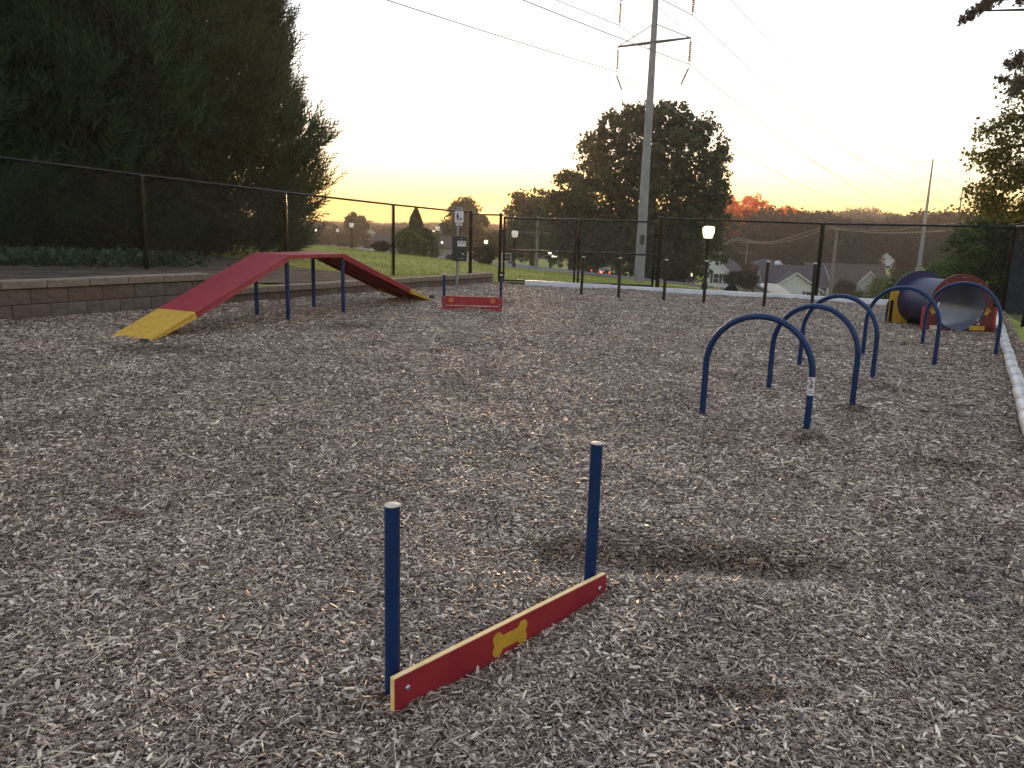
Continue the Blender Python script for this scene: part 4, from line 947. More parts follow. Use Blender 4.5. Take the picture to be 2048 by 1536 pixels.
# ------------------------------------------------------------------ houses
def house(label, x, y, rz, w_, d_, hw, hr, wallm, roofm, wins=(), zb_=None, hip=0.0, over=.4, chim=False, gable_m=None, extra=None):
    """local x along the ridge is depth; gable faces local -y. w_ width (x), d_ depth (y)"""
    zb_ = hz(x, y)-.2 if zb_ is None else zb_
    t = thing('house', label, 'house', (0, 0, 0))
    R = Matrix.Translation((x, y, zb_))@Matrix.Rotation(rz, 4, 'Z')
    def add(name, b, m, par=None):
        b.v = [tuple(R@Vector(v)) for v in b.v]; return b.build(name, m, par or t)
    b = MB(); h2 = w_/2
    if hip == 0:
        b.add([(-h2, 0, 0), (h2, 0, 0), (h2, 0, hw), (0, 0, hw+hr), (-h2, 0, hw), (-h2, d_, 0), (h2, d_, 0), (h2, d_, hw), (0, d_, hw+hr), (-h2, d_, hw)], [(0, 1, 2, 3, 4), (9, 8, 7, 6, 5), (0, 5, 6, 1), (1, 6, 7, 2), (0, 4, 9, 5)])
    else: b.box((0, d_/2, hw/2), (w_, d_, hw))
    add('wall', b, wallm)
    th = .18
    for sg in (-1, 1):
        b = MB(); k = hr/h2; ex = h2+over; ez = hw-k*over
        y0, y1 = -over, d_+over; r0 = hip
        vs = [(sg*ex, y0, ez+.03), (sg*ex, y1, ez+.03), (0, y1-(r0+over if hip else 0), hw+hr+.03), (0, y0+(r0+over if hip else 0), hw+hr+.03)]
        vs += [(a_, b__, c_+th) for a_, b__, c_ in vs]
        b.add(vs, [(0, 1, 2, 3), (7, 6, 5, 4), (0, 4, 5, 1), (1, 5, 6, 2), (2, 6, 7, 3), (3, 7, 4, 0)]); add('roof', b, roofm)
    if hip:
        for y0, sg in ((-over, 1), (d_+over, -1)):
            b = MB(); k = hr/h2; ez = hw-k*over
            vs = [(-h2-over, y0, ez+.03), (h2+over, y0, ez+.03), (0, y0+sg*(hip+over), hw+hr+.03)]; vs += [(a_, b__, c_+th) for a_, b__, c_ in vs]
            b.add(vs, [(0, 1, 2), (5, 4, 3), (0, 3, 4, 1), (1, 4, 5, 2), (2, 5, 3, 0)]); add('roof', b, roofm)
    else:
        for sg in (-1, 1):
            b = MB(); k = hr/h2; q0 = Vector((0, -over-.03, hw+hr+.02)); q1 = Vector((sg*(h2+over), -over-.03, hw-k*over+.02))
            b.add([q0, q1, q1+Vector((0, 0, .25)), q0+Vector((0, 0, .25)), q0+Vector((0, .06, 0)), q1+Vector((0, .06, 0)), q1+Vector((0, .06, .25)), q0+Vector((0, .06, .25))], [(0, 1, 2, 3), (7, 6, 5, 4), (3, 2, 6, 7), (0, 4, 5, 1)]); add('bargeboard', b, M['sidwhite'])
    for (side, s, z, ww, wh, shut) in wins:
        # side: 'f' front gable wall; 'r' right (+x) wall; 'l' left (-x) wall
        if side == 'f': C = Vector((s, -.0, z)); ux = Vector((1, 0, 0)); nn_ = Vector((0, -1, 0))
        elif side == 'r': C = Vector((h2, s, z)); ux = Vector((0, 1, 0)); nn_ = Vector((1, 0, 0))
        else: C = Vector((-h2, s, z)); ux = Vector((0, -1, 0)); nn_ = Vector((-1, 0, 0))
        def bx(c, sx, sz, th_):
            b = MB(); vv = [c+ux*(sx/2*a_)+Vector((0, 0, sz/2*e_))+nn_*(th_*f_) for a_ in (-1, 1) for e_ in (-1, 1) for f_ in (0, 1)]
            b.add(vv, [(0, 1, 3, 2), (4, 6, 7, 5), (0, 4, 5, 1), (2, 3, 7, 6), (0, 2, 6, 4), (1, 5, 7, 3)]); return b
        wn = add('window', bx(C, ww+.24, wh+.24, .05), M['sidwhite'])
        for e_ in (-1, 1): add('pane', bx(C+Vector((0, 0, e_*wh*.26))+nn_*.052, ww, wh*.47, .02), M['glass'], wn)
        if shut:
            for e_ in (-1, 1): add('shutter', bx(C+ux*(e_*(ww/2+.36)), .4, wh+.15, .07), M['shutter'])
    if chim:
        b = MB(); b.box((w_*.2, d_*.6, hw+hr*.8), (.8, .8, hr*1.1)); add('chimney', b, M['brick'])
    return t, add
# near white gabled house
q = P(1597, 575, 128)
house('pale blue white gabled house with dark shuttered window behind the back fence', q.x-.6, 128, -.05, 8.4, 16, 2.5, 2.7, M['sidwhite'], M['roof'], [('f', 2.4, 1.5, 1.0, 1.6, True)], zb_=-9.3, over=.5)
q = P(1660, 585, 131)
_, add = house('long low roofed wing beside the gabled house, with pale columns', q.x-.6, 134, 1.52, 9.0, 10.5, 2.5, 3.2, M['sidgrey'], M['roof'], [('l', -2.2, 1.3, 1.0, 1.5, False), ('l', -5.2, 1.3, 1.0, 1.5, False), ('l', -8.0, 1.3, .9, 1.4, False)], zb_=-8.8)
for s in (.4, 3.6, 6.6, 10.2):
    b = MB(); b.box((-4.9, s, 1.25), (.35, .3, 2.5)); add('column', b, M['sidwhite'])
# two storey hip roof
q = P(1548, 560, 150); _, add = house('two storey white house with dark hip roof and small dormer', q.x, 150, .06, 13.5, 10, 5.0, 2.6, M['sidwhite'], M['roof'], [('f', -2.0, 3.9, 1.1, 1.5, True), ('f', 2.4, 3.9, 1.1, 1.5, True), ('f', -4.5, 1.4, 1.1, 1.6, False)], zb_=-10.2, hip=4.5)
b = MB(); b.add([(.6, 1.2, 6.4), (2.2, 1.2, 6.4), (1.4, 1.2, 7.5), (.6, 3.4, 6.4), (2.2, 3.4, 6.4), (1.4, 3.4, 7.5)], [(0, 1, 2), (0, 2, 5, 3), (1, 4, 5, 2), (3, 5, 4)]); add('dormer', b, M['sidwhite'])
# left house under the lantern
q = P(1433, 545, 140); _, add = house('white gabled house with porch light left of the dark roofs', q.x-1.6, 140, -.5, 7.5, 10, 3.6, 3.2, M['sidwhite'], M['roof'], [('f', 1.6, 2.2, .9, 1.6, True), ('f', -1.2, 2.2, .9, 1.6, False), ('f', 1.6, 5.0, .7, .9, False)], zb_=-8.0)
q = P(1396, 550, 142); _, add = house('small cream house with red door lit by a street light', q.x+.2, 142, -.1, 5.0, 7, 3.0, 1.9, M['sidyel'], M['roofb'], [('f', 1.4, 1.6, .7, 1.5, False)], zb_=-7.4)
b = MB(); b.box((-.6, -.06, 1.25), (.9, .12, 2.2)); add('door', b, mat('dark_red_door', (.12, .015, .01), .5))
# right
q = P(1700, 580, 140); house('brown roofed house with narrow pale gable among the bushes', q.x+5.8, 141, 1.35, 9, 13, 2.8, 3.6, M['sidgrey'], M['roofb'], [('l', -4, 1.4, 1.2, 1.2, False)], zb_=-9.2)
q = P(1738, 560, 136); house('small pale gable end half hidden by the right bushes', q.x, 136, -.12, 3.4, 6, 3.6, 2.0, M['sidgrey'], M['roofb'], [], zb_=-9.4, over=.3)
q = P(1780, 520, 190); house('far pale blue house high among the trees on the right', q.x-1.0, 190, -.45, 5.0, 8, 2.6, 2.2, M['sidwhite'], M['roof'], [('f', .6, 1.4, 1.0, 1.2, False)], zb_=-6.2)
q = P(742, 485, 170); house('small white house corner beyond the left fence', q.x, 170, .35, 5, 7, 3.0, 2.0, M['sidwhite'], M['roof'], [('f', -1, 1.6, 1, 1.2, False)], zb_=-4.2)
q = P(912, 492, 118); house('low dim house across the road behind the dispenser post', q.x, 118, 1.5, 7, 12, 2.4, 1.6, M['sidgrey'], M['roofb'], [('l', -3, 1.3, 1.2, 1.0, False), ('l', -8, 1.3, 1.2, 1.0, False)], zb_=-3.6)

# patio umbrella
q = P(1552, 577, 96); zb_ = hz(q.x, 96); t = thing('patio_umbrella', 'tilted cream patio umbrella beside the white gabled house', 'umbrella', (q.x, 96, zb_))
R = Matrix.Rotation(.25, 3, 'Y')@Matrix.Rotation(.22, 3, 'X')
for k in range(8):
    a0_, a1_ = k*math.pi/4, (k+1)*math.pi/4; c = Vector((q.x, 96, q.z))
    vv = [Vector((0, 0, .55)), Vector((1.25*math.cos(a0_), 1.25*math.sin(a0_), .2)), Vector((1.25*math.cos(a1_), 1.25*math.sin(a1_), .2)), Vector((2.1*math.cos(a0_), 2.1*math.sin(a0_), -.2)), Vector((2.1*math.cos(a1_), 2.1*math.sin(a1_), -.2))]
    vv = [c+R@v for v in vv]; dn = Vector((0, 0, -.03)); b = MB(); n = 5
    b.add(vv+[v+dn for v in vv], [(0, 1, 2), (1, 3, 4, 2), (5, 7, 6), (6, 7, 9, 8), (3, 8, 9, 4)]); b.build('canopy_panel', M['canvas'], t)
b = MB(); b.cyl((q.x, 96, zb_-.1), (q.x, 96, q.z+.4), .05, n=8); b.build('umbrella_pole', M['timber'], t)

# cars
def car(label, x, y, rz, m):
    z = hz(x, y)+.07; t = thing('parked_car', label, 'car', (x, y, z), 'cars on the road beyond the gate')
    R = Matrix.Translation((x, y, z))@Matrix.Rotation(rz, 4, 'Z')
    def add(nm, b, m, par=None): b.v = [tuple(R@Vector(v)) for v in b.v]; return b.build(nm, m, par or t)
    prof = [(-2.2, .35), (-2.25, .8), (-1.95, 1.0), (-1.3, 1.02), (-.7, 1.45), (.9, 1.48), (1.7, 1.05), (2.15, .98), (2.2, .35)]
    b = MB(); n = len(prof); T = Matrix.Translation((0, -.88, 0)); b.prism(prof, T, 1.76); add('body', b, m)
    b = MB(); b.prism([(-1.15, 1.04), (-.65, 1.38), (.85, 1.4), (1.5, 1.06)], Matrix.Translation((0, -.895, 0)), 1.79); add('window', b, M['glass'])
    b = MB(); b.add([(.98, -.7, 1.47), (.98, .7, 1.47), (1.7, .75, 1.12), (1.7, -.75, 1.12)], [(0, 1, 2, 3)]); add('rear_window', b, M['glass'])
    for sx in (-1.4, 1.4):
        for sy in (-.9, .9):
            b = MB(); b.cyl((sx, sy-.1, .33), (sx, sy+.1, .33), .33, n=16); wl_ = add('wheel', b, M['tyre'])
            b = MB(); b.cyl((sx, sy-.11, .33), (sx, sy+.11, .33), .19, n=12); add('rim', b, M['galv'], wl_)
    for sy in (-.66, .66):
        b = MB(); b.box((2.19, sy, .82), (.06, .34, .16)); add('tail_light', b, M['tail'])
        b = MB(); b.box((-2.24, sy, .72), (.06, .3, .14)); add('headlight', b, M['lampdim'])
car('dark car with red tail lights on the road, left one of the pair', 12.4, 130, -1.75, M['card'])
car('silver car with red tail lights on the road, right one of the pair', 14.6, 128, -1.6, M['carw'])

# ------------------------------------------------------------------ trees
def rotm(n, rng):
    q = rng.normal(size=(n, 4)); q /= np.linalg.norm(q, axis=1)[:, None]; a, b, c, d = q.T
    return np.stack([np.stack([1-2*(c*c+d*d), 2*(b*c-a*d), 2*(b*d+a*c)], -1), np.stack([2*(b*c+a*d), 1-2*(b*b+d*d), 2*(c*d-a*b)], -1), np.stack([2*(b*d-a*c), 2*(c*d+a*b), 1-2*(b*b+c*c)], -1)], 1)
LEAF = np.array([(-.5, 0, 0), (0, .32, .06), (.5, 0, 0), (0, -.32, .06)])
def leaves(pos, size, rng):
    n = len(pos); R = rotm(n, rng); s = size*rng.uniform(.6, 1.3, n)
    V_ = np.einsum('nij,kj->nki', R, LEAF)*s[:, None, None]+pos[:, None, :]
    return V_.reshape(-1, 3), np.arange(4*n).reshape(n, 4)
def clusters(lobes, ncl, crad, nleaf, rng, hollow=.55):
    """lobes: (x,y,z,rx,ry,rz,weight). cluster centres mostly near the lobe surface"""
    lob = np.array([l[:7] for l in lobes]); wv = lob[:, 6]*lob[:, 3]*lob[:, 5]; wv = wv/wv.sum()
    k = rng.choice(len(lob), ncl, p=wv); d = rng.normal(size=(ncl, 3)); d /= np.linalg.norm(d, axis=1)[:, None]
    rad = hollow+(1-hollow)*rng.random(ncl)**.6
    c = lob[k, :3]+d*lob[k, 3:6]*rad[:, None]
    cr = crad*rng.uniform(.6, 1.35, ncl)
    m = rng.poisson(nleaf, ncl)+3; idx = np.repeat(np.arange(ncl), m); N = len(idx)
    e = rng.normal(size=(N, 3)); e /= np.linalg.norm(e, axis=1)[:, None]; e *= (rng.random(N)**.45)[:, None]
    e[:, 2] *= .75
    return c[idx]+e*cr[idx][:, None], c
def trunk_mb(base, top, r0, ends, rng, bend=.3, kmin=2):
    b = MB(); base = Vector(base); top = Vector(top); pts = []; n = 6
    for i in range(n+1):
        f = i/n; pts.append(base.lerp(top, f)+Vector((rng.normal()*bend*f*.3, rng.normal()*bend*f*.3, 0)))
    b.tube(pts, [r0*(1.25 if i == 0 else 1-.75*i/n) for i in range(n+1)], 9)
    for e in ends:
        e = Vector(e); k = int(rng.integers(kmin, n)); s = pts[k]; mid = s.lerp(e, .5)+Vector((0, 0, (e-s).length*.08))
        b.tube([s, mid, e], [r0*(1-.75*k/n)*.6, r0*.22, r0*.06], 6)
    return b
def make_tree(name, label, cat, base, lobes, ncl, crad, nleaf, lsize, m, seed, group=None, trunk=True, r0=.3, hollow=.55, limb_to=10, ztop=None, kmin=2):
    rng = np.random.default_rng(seed); t = thing(name, label, cat, base, group)
    pos, c = clusters(lobes, ncl, crad, nleaf, rng, hollow)
    if base[2] is not None: pos = pos[pos[:, 2] > base[2]+.02]
    V_, F_ = leaves(pos, lsize, rng); nmesh('crown', V_, F_, m, t)
    if trunk:
        zt = ztop or max(l[2]+l[5]*.5 for l in lobes); ends = [tuple(c[i]) for i in rng.choice(len(c), min(limb_to, len(c)), replace=False)]
        cxm = sum(l[0] for l in lobes)/len(lobes); cym = sum(l[1] for l in lobes)/len(lobes)
        trunk_mb(base, (base[0]*.6+cxm*.4, base[1]*.6+cym*.4, zt), r0, ends, rng, .3, kmin).build('trunk', M['bark'], t)
    return t
def L(px, py, rpx, Y, w_=1.0, ry=None, rzp=None, dy=0):
    p = P(px, py, Y); k = Y/F; r = rpx*k; return (p.x, p.y+dy, p.z, r, r if ry is None else ry, (rzp*k if rzp else r), w_)

# --- big broad tree behind the steel pole
Y = 76
lob = [L(1300, 300, 88, Y), L(1235, 330, 72, Y, dy=2), L(1370, 310, 80, Y), L(1405, 375, 52, Y), L(1205, 400, 70, Y), L(1330, 250, 42, Y, .8), L(1265, 245, 38, Y, .8), L(1390, 255, 36, Y, .8), L(1425, 320, 34, Y, .7), L(1440, 290, 18, Y, .5), L(1190, 290, 28, Y), L(1225, 252, 30, Y), L(1262, 236, 26, Y), L(1300, 240, 28, Y), L(1352, 236, 27, Y), L(1405, 268, 30, Y), L(1432, 335, 28, Y), L(1436, 395, 28, Y), L(1425, 440, 34, Y), L(1175, 335, 26, Y),
       L(1190, 300, 34, Y, .8), L(1300, 430, 100, Y), L(1380, 440, 70, Y), L(1230, 480, 90, Y), L(1320, 500, 90, Y, 1), L(1400, 500, 60, Y)]
make_tree('broadleaf_tree', 'huge round crowned broadleaf tree behind the tall steel pole', 'tree', (8.8+4, Y, hz(13, Y)), lob, 1500, .74, 32, .38, M['oak'], 11, r0=.7, hollow=.35)
lob = [L(1140, 372, 30, 80), L(1125, 410, 34, 80), L(1160, 430, 44, 80), L(1120, 470, 44, 80), L(1175, 490, 50, 80)]
make_tree('broadleaf_tree', 'lower tree lit at its edge, left shoulder of the huge tree', 'tree', (P(1145, 500, 80).x, 80, hz(6, 80)), lob, 300, .8, 36, .36, M['oak'], 12, r0=.35, hollow=.4)
lob = [L(1060, 405, 32, 110), L(1040, 430, 30, 110), L(1085, 430, 36, 110), L(1065, 470, 50, 110), L(1040, 400, 18, 110, .6)]
make_tree('broadleaf_tree', 'medium tree against the glow left of the huge tree', 'tree', (P(1065, 500, 110).x, 110, hz(3, 110)), lob, 260, .9, 36, .45, M['oak'], 13, r0=.35, hollow=.4)
lob = [L(930, 430, 32, 120), L(905, 445, 24, 120), L(955, 445, 24, 120), L(930, 470, 44, 120), L(930, 412, 20, 120, .7), L(905, 490, 34, 120), L(955, 490, 34, 120)]
make_tree('broadleaf_tree', 'round topped tree behind the sign on the dispenser post', 'tree', (P(930, 500, 120).x, 120, hz(-7, 120)), lob, 300, .9, 36, .45, M['oak'], 14, r0=.35, hollow=.4)
lob = [L(712, 437, 14, 170), L(703, 448, 14, 170), L(724, 448, 13, 170), L(712, 462, 20, 170)]
make_tree('broadleaf_tree', 'small round tree on the left skyline beyond the fence', 'tree', (P(712, 480, 170).x, 170, hz(-35, 170)), lob, 130, .8, 26, .5, M['oak'], 15, r0=.3, hollow=.4)
# cone conifer
rng = np.random.default_rng(21)
def cone_tree(label, px, y_top, y_bot, rpx, Y, seed, m, spire=0, group=None):
    rng = np.random.default_rng(seed); top = P(px, y_top, Y); x = top.x; zb_ = hz(x, Y); hgt = top.z-zb_; R0 = rpx*Y/F
    t = thing('conifer_tree', label, 'conifer', (x, Y, zb_), group)
    n = 9000; f = rng.random(n)**.75; prof = np.where(f > .62, .32*((1-f)/.38)**.75, .32+.68*np.sqrt(np.clip(1-(f/.62)**3.5, 0, 1)))
    a = rng.uniform(0, 2*math.pi, n); rr = R0*prof*(.55+.45*rng.random(n)**.5)*(1+.22*np.sin(a*4+f*17)+.16*np.sin(a*9+f*43))
    pos = np.stack([x+rr*np.cos(a), Y+rr*np.sin(a), zb_+.1+f*hgt], -1); V_, F_ = leaves(pos, .26*Y/60, rng); nmesh('crown', V_, F_, m, t)
    b = MB(); b.cyl((x, Y, zb_-.2), (x, Y, zb_+hgt*.85), .14, .03, 7); b.build('trunk', M['bark'], t)
cone_tree('broad based pointed conifer beyond the lawn crest', 832, 420, 515, 40, 52, 21, M['leafg'])
def shrub(label, px, py, rx, rz_, Y, seed, m, ls=.1, n=1500):
    rng = np.random.default_rng(seed); c = P(px, py, Y); zb_ = hz(c.x, Y); k = Y/F; t = thing('shrub', label, 'shrub', (c.x, Y, zb_), 'round shrubs along the road')
    pos, _ = clusters([(c.x, Y, c.z, rx*k, rx*k, rz_*k, 1)], n//14, rx*k*.3, 14, rng, .5); pos = pos[pos[:, 2] > zb_-.3]
    V_, F_ = leaves(pos, ls, rng); nmesh('crown', V_, F_, m, t)
    b = MB(); b.cyl((c.x, Y, min(zb_, c.z-rz_*k)-.1), (c.x, Y, c.z), .06, .03, 6); b.build('trunk', M['bark'], t)
shrub('round dark shrub below the left street light', 968, 512, 22, 16, 56, 31, M['leafd'], .16)
shrub('flat dark shrub by the road left of the conifer', 762, 493, 18, 9, 62, 32, M['leafd'], .18)
shrub('small dark shrub under the dispenser box', 905, 520, 14, 10, 60, 33, M['leafd'], .16)
shrub('dark clipped shrub below the warning sign', 1352, 556, 22, 14, 75, 34, M['leafd'], .2)
shrub('long dark shrub in front of the cream house', 1480, 558, 34, 13, 88, 35, M['leafd'], .24, 2600)
shrub('dark shrub right of the notice sign', 1462, 585, 12, 14, 45, 36, M['leafd'], .14)

# --- feathery evergreens on the left
def frond_template(rng):
    vs = []; fs = []; n = 9
    for i in range(n):
        f = .08+.86*i/n; sg = 1 if i % 2 else -1; ln = .42*(1-f*.72); z = f; x0 = 0
        a = rng.uniform(-.5, .5)
        tip = (sg*ln*.62*math.cos(a), ln*.5*math.sin(a)*1.2, z+ln*.95)
        w0 = .035
        vs += [(x0, 0, z-w0), (x0+.012*sg, .01, z+w0*1.6), tip]; fs.append((len(vs)-3, len(vs)-2, len(vs)-1))
        a = rng.uniform(-1, 1); tip = (sg*ln*.22, ln*.5*math.copysign(1, a), z+ln*.9)
        vs += [(x0, 0, z-w0), (x0, .012, z+w0*1.6), tip]; fs.append((len(vs)-3, len(vs)-2, len(vs)-1))
    vs += [(-.02, 0, 0), (.02, 0, 0), (0, 0, 1.08)]; fs.append((len(vs)-3, len(vs)-2, len(vs)-1))
    vs += [(0, -.02, 0), (0, .02, 0), (0, 0, 1.08)]; fs.append((len(vs)-3, len(vs)-2, len(vs)-1))
    return np.array(vs), np.array(fs)
def cypress(label, x, y, hgt, R0, seed, n=8500, zb_=None):
    rng = np.random.default_rng(seed); zb_ = hz(x, y) if zb_ is None else zb_
    t = thing('cypress_tree', label, 'evergreen tree', (x, y, zb_), 'row of dark feathery evergreens behind the left fence')
    f = rng.random(n)**1.0; a = rng.uniform(0, 2*math.pi, n)
    prof = np.clip(np.minimum(.72+1.6*f, 1.0)*(1-f**1.7)**.8, .03, 1)
    lump = 1+.13*np.sin(a*3+f*17+seed)+.10*np.sin(a*7-f*31+seed*2)+.08*np.sin(f*60+a*2)
    rr = R0*prof*lump*(.35+.65*rng.random(n)**.45)
    pos = np.stack([x+rr*np.cos(a), y+rr*np.sin(a), zb_-.05+f*(hgt-.2)], -1)
    # thin out pockets so light shows through
    hole = np.sin(pos[:, 0]*2.1+seed)+np.sin(pos[:, 2]*1.7+pos[:, 1]*1.3+seed)+np.sin(pos[:, 1]*2.3-pos[:, 0]*.9)
    keep = (hole > -1.15) | (rng.random(n) < .25); pos = pos[keep]; a = a[keep]; f = f[keep]; n = len(pos)
    # growth direction: up and out, drooping near the base
    el = np.radians(rng.normal(58, 14, n))-np.clip(.35-f, 0, 1)*1.2; az = a+rng.normal(0, .45, n)
    d = np.stack([np.cos(az)*np.cos(el), np.sin(az)*np.cos(el), np.sin(el)], -1)
    h_ = rng.normal(size=(n, 3)); sx = np.cross(d, h_); sx /= np.linalg.norm(sx, axis=1)[:, None]; sy = np.cross(d, sx)
    sc = rng.uniform(.45, 1.05, n)*(.75+.35*(R0/3))
    V0 = []; F0 = []; off_ = 0
    tv = [frond_template(rng) for _ in range(3)]; ki = rng.integers(0, 3, n)
    for j, (tvv, tff) in enumerate(tv):
        s = ki == j; R_ = np.stack([sx[s], sy[s], d[s]], -1); W_ = np.einsum('nij,kj->nki', R_, tvv)*sc[s][:, None, None]+pos[s][:, None, :]
        V0.append(W_.reshape(-1, 3)); m_ = s.sum(); F0.append((tff[None]+np.arange(m_)[:, None, None]*len(tvv)).reshape(-1, 3)+off_); off_ += m_*len(tvv)
    nmesh('crown', np.concatenate(V0), np.concatenate(F0), M['cypress'], t)
    ends = []
    for k in range(26):
        ff = rng.uniform(.05, .8); aa = rng.uniform(0, 6.28); r_ = R0*(1-ff**1.7)**.8*.7; ends.append((x+r_*math.cos(aa), y+r_*math.sin(aa), zb_+ff*hgt+r_*.5))
    trunk_mb((x, y, zb_-.2), (x, y, zb_+hgt*.9), .2, ends, rng, .2).build('trunk', M['bark'], t)
cyp = [(-9.35, 24.6, 11.0, 3.0, 'rightmost feathery evergreen, its plumes edged by the sunset glow'), (-11.4, 22.4, 12.5, 3.0, 'second evergreen from the right, behind the middle fence post'), (-12.9, 20.6, 12.5, 2.9, 'third evergreen from the right with orange light through its base'),
       (-14.2, 17.6, 12, 2.9, 'fourth evergreen from the right, above the tall block wall'), (-15.8, 15.0, 12, 2.8, 'fifth evergreen from the right, at the left picture edge'), (-16.8, 11.8, 12, 2.8, 'sixth evergreen, mostly beyond the left picture edge')]
for i, (x, y, hgt, R0, lab) in enumerate(cyp): cypress(lab, x, y, hgt, R0, 40+i, n=10500 if i < 3 else 8000)
# low ground cover under the evergreens
rng = np.random.default_rng(60); n = 5200; s = rng.random(n); x = -6.6-5.5*s+rng.normal(0, .35, n)-1.0; y = 16.8-8.5*s+rng.normal(0, .9, n)+.8
u, v = uv(x, y); k = v < VW-.5; x, y = x[k], y[k]; z = hout(x, y)+rng.random(len(x))**1.6*.32
V_, F_ = leaves(np.stack([x, y, z], -1), .14, rng); o = nmesh('ground_cover', V_, F_, M['cypress']); o['kind'] = 'stuff'; o['label'] = 'low dark green ground cover under the evergreens'; o['category'] = 'plants'

# --- right hand tree and bushes beyond the corner
Y = 20
lob = [L(2010, 380, 62, Y, .9), L(1955, 320, 42, Y, .7), L(2040, 290, 62, Y, .8), L(1975, 405, 46, Y, .8), L(2070, 200, 62, Y, .6), L(2120, 330, 90, Y), L(2150, 150, 100, Y, .8), L(1965, 255, 20, Y, .35), L(2150, 440, 90, Y)]
make_tree('broadleaf_tree', 'tall loose leaved tree rising over the right fence corner', 'tree', (16.2, Y+1, hz(16, 21)), lob, 520, .33, 30, .105, M['leafy'], 71, r0=.28, hollow=.25, limb_to=26)
lob = [L(2036, 120, 20, 19, 2.5), L(2040, 165, 20, 19, 2.5), L(2005, 158, 9, 19, 4), L(2025, 190, 12, 19, 3), L(2015, 130, 9, 19, 3), L(1928, 40, 7, 17, 6), L(1940, 30, 9, 17, 6), L(1955, 18, 11, 17, 6), L(1972, 6, 12, 17, 6), L(1992, -4, 13, 17, 5), L(2015, -14, 14, 17, 4), L(2040, 2, 8, 17, 6), L(2045, -30, 26, 17, 2)]
make_tree('broadleaf_tree', 'reddish leaved tree whose thin branch hangs in at top right', 'tree', (15.2, 17.5, hz(15.2, 17.5)), lob+[L(2150, -60, 60, 17, .6), L(2140, 100, 60, 18, .5)], 380, .09, 12, .065, M['leafp'], 72, r0=.2, hollow=.1, limb_to=7, ztop=12, kmin=3)
bl = [((1955, 500), [(1960, 500, 62), (1985, 450, 40), (2010, 560, 60), (1930, 545, 40)], 27, 'large pale green bush behind the right fence corner', 'leafg'),
      ((1890, 560), [(1898, 560, 42), (1875, 568, 26), (1925, 590, 40)], 30, 'rounded green bush just above the blue tunnel barrel', 'leafg'),
      ((1800, 590), [(1830, 580, 36), (1800, 590, 26), (1780, 600, 22)], 34, 'low green bush left of the tunnel barrel', 'leafg'),
      ((2040, 480), [(2050, 470, 62), (2080, 560, 80), (2120, 420, 60)], 24, 'dark bush at the right edge under the loose leaved tree', 'leafd'),
      ((1845, 520), [(1850, 515, 34), (1815, 525, 30)], 215, 'brownish tree behind the foot of the thin steel pole', 'leafb')]
for i, (c, ls, Y, lab, m) in enumerate(bl):
    q = P(c[0], 600, Y); make_tree('bush', lab, 'bush', (q.x, Y, hz(q.x, Y)), [L(a, b, r_, Y) for a, b, r_ in ls]+[L(c[0], 610, 34, Y)], 420 if Y < 32 else 260, .3*Y/27, 34, .12*Y/27, M[m], 80+i, group='bushes outside the right corner', r0=.08, hollow=.3)

# --- ridge trees with the sunset glow put into their leaf colour
for i, (lo, Y, lab) in enumerate([([(1505, 425, 34), (1480, 440, 30), (1535, 436, 26), (1500, 455, 36)], 215, 'largest red orange tree, right of the huge round tree'),
        ([(1450, 418, 26), (1432, 440, 28), (1462, 446, 24)], 200, 'red tree peeping out from behind the huge tree'), ([(1572, 438, 24), (1592, 444, 18), (1556, 446, 18)], 240, 'rightmost red orange tree on the ridge'),
        ([(1400, 425, 26), (1392, 446, 26)], 190, 'red orange tree low behind the lantern')]):
    q = P(lo[0][0], 500, Y); make_tree('glow_tinted_tree', lab, 'tree', (q.x, Y, hz(q.x, Y)), [L(a, b, r_, Y) for a, b, r_ in lo], 260, 1.1, 20, .75, M['leafr'], 120+i, group='red orange trees on the ridge', r0=.3, hollow=.3, limb_to=8)

# --- generic trees: three built once, copied
def proto(seed, w_, hgt):
    lobes = [(0, 0, hgt*.62, w_*.42, w_*.42, hgt*.34, 1), (w_*.2, 0, hgt*.45, w_*.3, w_*.3, hgt*.3, .8), (-w_*.22, w_*.1, hgt*.48, w_*.28, w_*.3, hgt*.3, .8), (0, -w_*.2, hgt*.35, w_*.36, w_*.3, hgt*.28, .8), (w_*.08, w_*.1, hgt*.8, w_*.2, w_*.2, hgt*.17, .7), (-w_*.15, -w_*.1, hgt*.74, w_*.2, w_*.2, hgt*.16, .6)]
    return make_tree('woodland_tree', 'tmp', 'tree', (0, 0, 0), lobes, 190, w_*.11, 26, w_*.055, M['leafd'], seed, group='trees on the slope and along the road', r0=w_*.035, hollow=.4, limb_to=6)
pr = [proto(101, 9, 9), proto(102, 7.5, 10), proto(103, 10, 8.5)]
